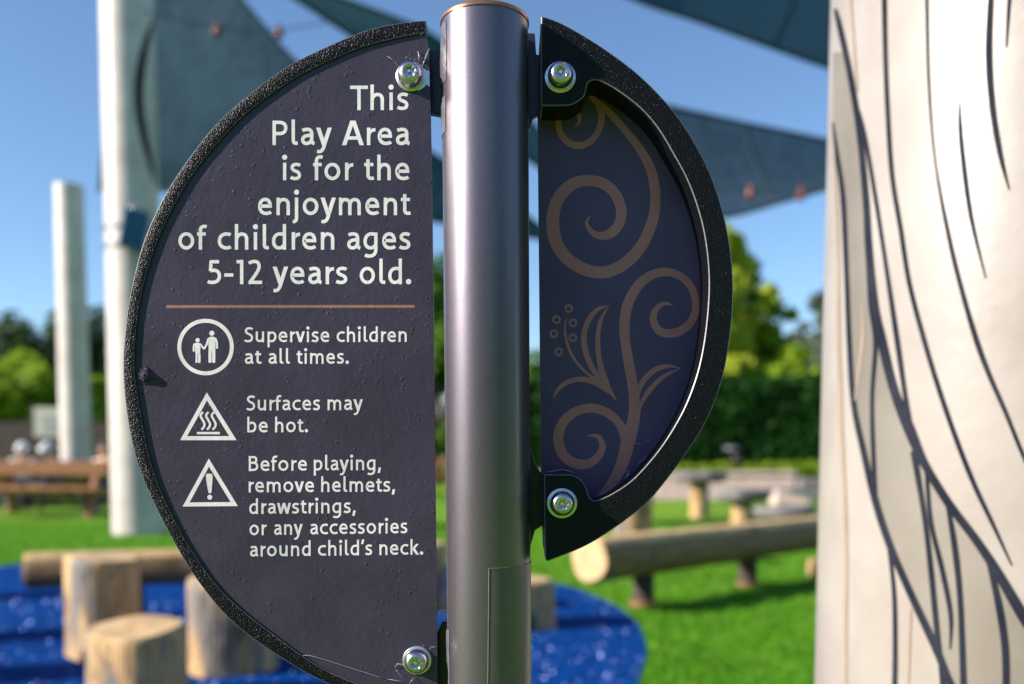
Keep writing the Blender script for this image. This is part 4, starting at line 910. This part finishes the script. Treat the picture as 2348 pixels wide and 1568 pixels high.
T_(235, 38, 7.3, 3.0, M['leaf_dark'], 'dark tree between the two pale poles', 3)
T_(380, 39, 7.2, 3.2, M['leaf_dark'], 'dark tree behind the tall pole and sign edge', 4)
T_(-90, 37, 7.0, 3.2, M['leaf_dark'], 'dark tree at the far left edge behind the bushes', 14)
T_(60, 26.5, 4.1, 2.0, M['leaf_bright'], 'bright green rounded bush tree left of the shorter pole', 5, base=.1)
T_(-30, 25.5, 3.7, 1.8, M['leaf_bright'], 'bright green bush tree cut by the left edge of view', 6, base=.1)
T_(225, 27, 3.4, 1.6, M['leaf_bright'], 'bright green bush tree glimpsed between the two pale poles', 7, base=.05)
T_(130, 29, 3.7, 1.7, M['leaf_mid'], 'mid green bush tree behind the shorter pale pole', 8, base=.05)
T_(1005, 30, 7.6, 2.4, M['leaf_mid'], 'tree seen through the slit between text panel and post', 9, base=.08)
T_(850, 32, 7.0, 2.6, M['leaf_dark'], 'dark tree hidden behind the text panel', 16)
T_(1220, 27, 4.2, 2.2, M['leaf_mid'], 'tree seen through the slit right of the post', 10, base=.05)
T_(1665, 25.5, 7.1, 1.5, M['leaf_yellow'], 'tall yellow green tree just outside the black rim', 11, base=.2, n=6500)
T_(1600, 26, 8.0, 1.8, M['leaf_yellow'], 'yellow green tree mostly hidden behind the ornament panel', 12, base=.2)
T_(1712, 28, 6.9, 0.8, M['leaf_dark'], 'slim dark tree whose tip rises behind the yellow green tree', 17, base=.1)
T_(1755, 27, 5.7, 1.35, M['leaf_bright'], 'bright green tree in the middle above the hedge', 13, base=.15, n=6000)
T_(1815, 25, 4.0, 1.3, M['leaf_bright'], 'low bright green tree above the hedge beside the cream pole', 18, base=.1)
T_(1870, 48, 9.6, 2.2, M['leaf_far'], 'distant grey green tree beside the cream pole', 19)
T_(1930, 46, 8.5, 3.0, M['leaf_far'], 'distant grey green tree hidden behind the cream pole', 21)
# hedge
hx0, hx1 = at(1120, 1000, 21.8).x, at(2500, 1000, 21.8).x
hd = empty('clipped_hedge', ((hx0 + hx1) / 2, 22.2, 0)); tag(hd, 'tall clipped dark green hedge behind the pink wall', 'hedge')
hw = hx1 - hx0; mb = MB(); mb.box((0, 0, 1.28), (hw - .3, 1.0, 2.5)); mb.build('core', M['bark'], hd)
g = np.random.default_rng(5); n = 42000; u = g.random(n)
face = g.random(n); P = np.zeros((n, 3)); P[:, 0] = (g.random(n) - .5) * hw
fr = face < .66; P[fr, 1] = -.62 + .12 * g.normal(size=fr.sum()); P[fr, 2] = .05 + 2.65 * g.random(fr.sum())
P[~fr, 1] = (g.random((~fr).sum()) - .5) * 1.3; P[~fr, 2] = 2.68 + .09 * g.normal(size=(~fr).sum()) + .06 * np.sin(P[~fr, 0] * 2.3)
P[fr, 1] += .10 * np.sin(P[fr, 0] * 3.1 + P[fr, 2] * 2) * np.cos(P[fr, 2] * 4 + P[fr, 0])
nrm = np.where(fr[:, None], np.array([0, -1, .3]), np.array([0, -.1, 1])) + g.normal(0, .55, (n, 3)); nrm /= np.linalg.norm(nrm, axis=1)[:, None]
a = np.cross(nrm, g.normal(size=(n, 3))); a /= np.linalg.norm(a, axis=1)[:, None]; b = np.cross(nrm, a); s = .085 * (.6 + .8 * g.random(n))[:, None]
link('foliage', quads_mesh('foliage', np.stack([P - a * s, P - b * s * .5, P + a * s, P + b * s * .5], 1)), M['leaf_hedge'], hd)
# low bright plants along the foot of the hedge
for i, px in enumerate((1545, 1735, 1775, 1815, 1862, 1640)):
    Y = 20.7; X = (px - XP) / FPX * Y; root = empty('low_plant', (X, Y, 0)); tag(root, 'bright green low plant between the pink wall and the hedge', 'plant', 'low plants at the foot of the hedge')
    leaves('foliage', [(dx, 0, .55 + .1 * g.random(), .26) for dx in (-.25, 0, .25)] , 420, .09, M['leaf_bright'], root, seed=90 + i)
    mb = MB()
    for k in range(5): mb.tube([(.03 * k - .06, 0, -.02), (.1 * k - .2, 0, .6)], [.012, .005], 5)
    mb.build('stem', M['bark'], root)
# low dark hedge behind the picnic table, round the foot of the shorter pole
lx0, lx1 = at(-140, 1000, 17.1).x, at(300, 1000, 17.1).x
lh = empty('low_hedge', ((lx0 + lx1) / 2, 17.1, 0)); tag(lh, 'low dark hedge behind the picnic table hiding the foot of the shorter pole', 'hedge')
mb = MB(); mb.box((0, 0, .3), (lx1 - lx0 - .1, .4, .6)); mb.build('core', M['bark'], lh)
g = np.random.default_rng(8); n = 5200; P = np.c_[(g.random(n) - .5) * (lx1 - lx0), (g.random(n) - .5) * .62, .72 * g.random(n) ** .7]
nrm = g.normal(0, 1, (n, 3)) + np.array([0, -.6, .4]); nrm /= np.linalg.norm(nrm, axis=1)[:, None]
a = np.cross(nrm, g.normal(size=(n, 3))); a /= np.linalg.norm(a, axis=1)[:, None]; b = np.cross(nrm, a); q_ = .05 * (.6 + .8 * g.random(n))[:, None]
link('foliage', quads_mesh('foliage', np.stack([P - a * q_, P - b * q_ * .5, P + a * q_, P + b * q_ * .5], 1)), M['leaf_mid'], lh)
# distant mass of wood closing the horizon
cl = [(x, 75 + 6 * math.sin(x), 2.0 + 1.3 * math.sin(x * .7) + 1, 3.2) for x in np.arange(-70, 75, 2.6)]
for t in np.arange(R(95), R(236), R(2.4)):      # unseen trees added behind the camera to darken reflections and sky fill
    d_ = 30 + 4 * math.sin(7 * t)
    for z, r_ in ((1.6, 1.8), (4.2, 2.2), (6.8 + math.sin(9 * t), 1.9)): cl.append((d_ * math.sin(t), d_ * math.cos(t), z, r_))
o = leaves('distant_woods', cl, 30000, .5, M['leaf_far'], None, seed=77); tag(o, 'far off line of woods closing the lawn, plus unseen trees added behind the camera', kind='stuff')
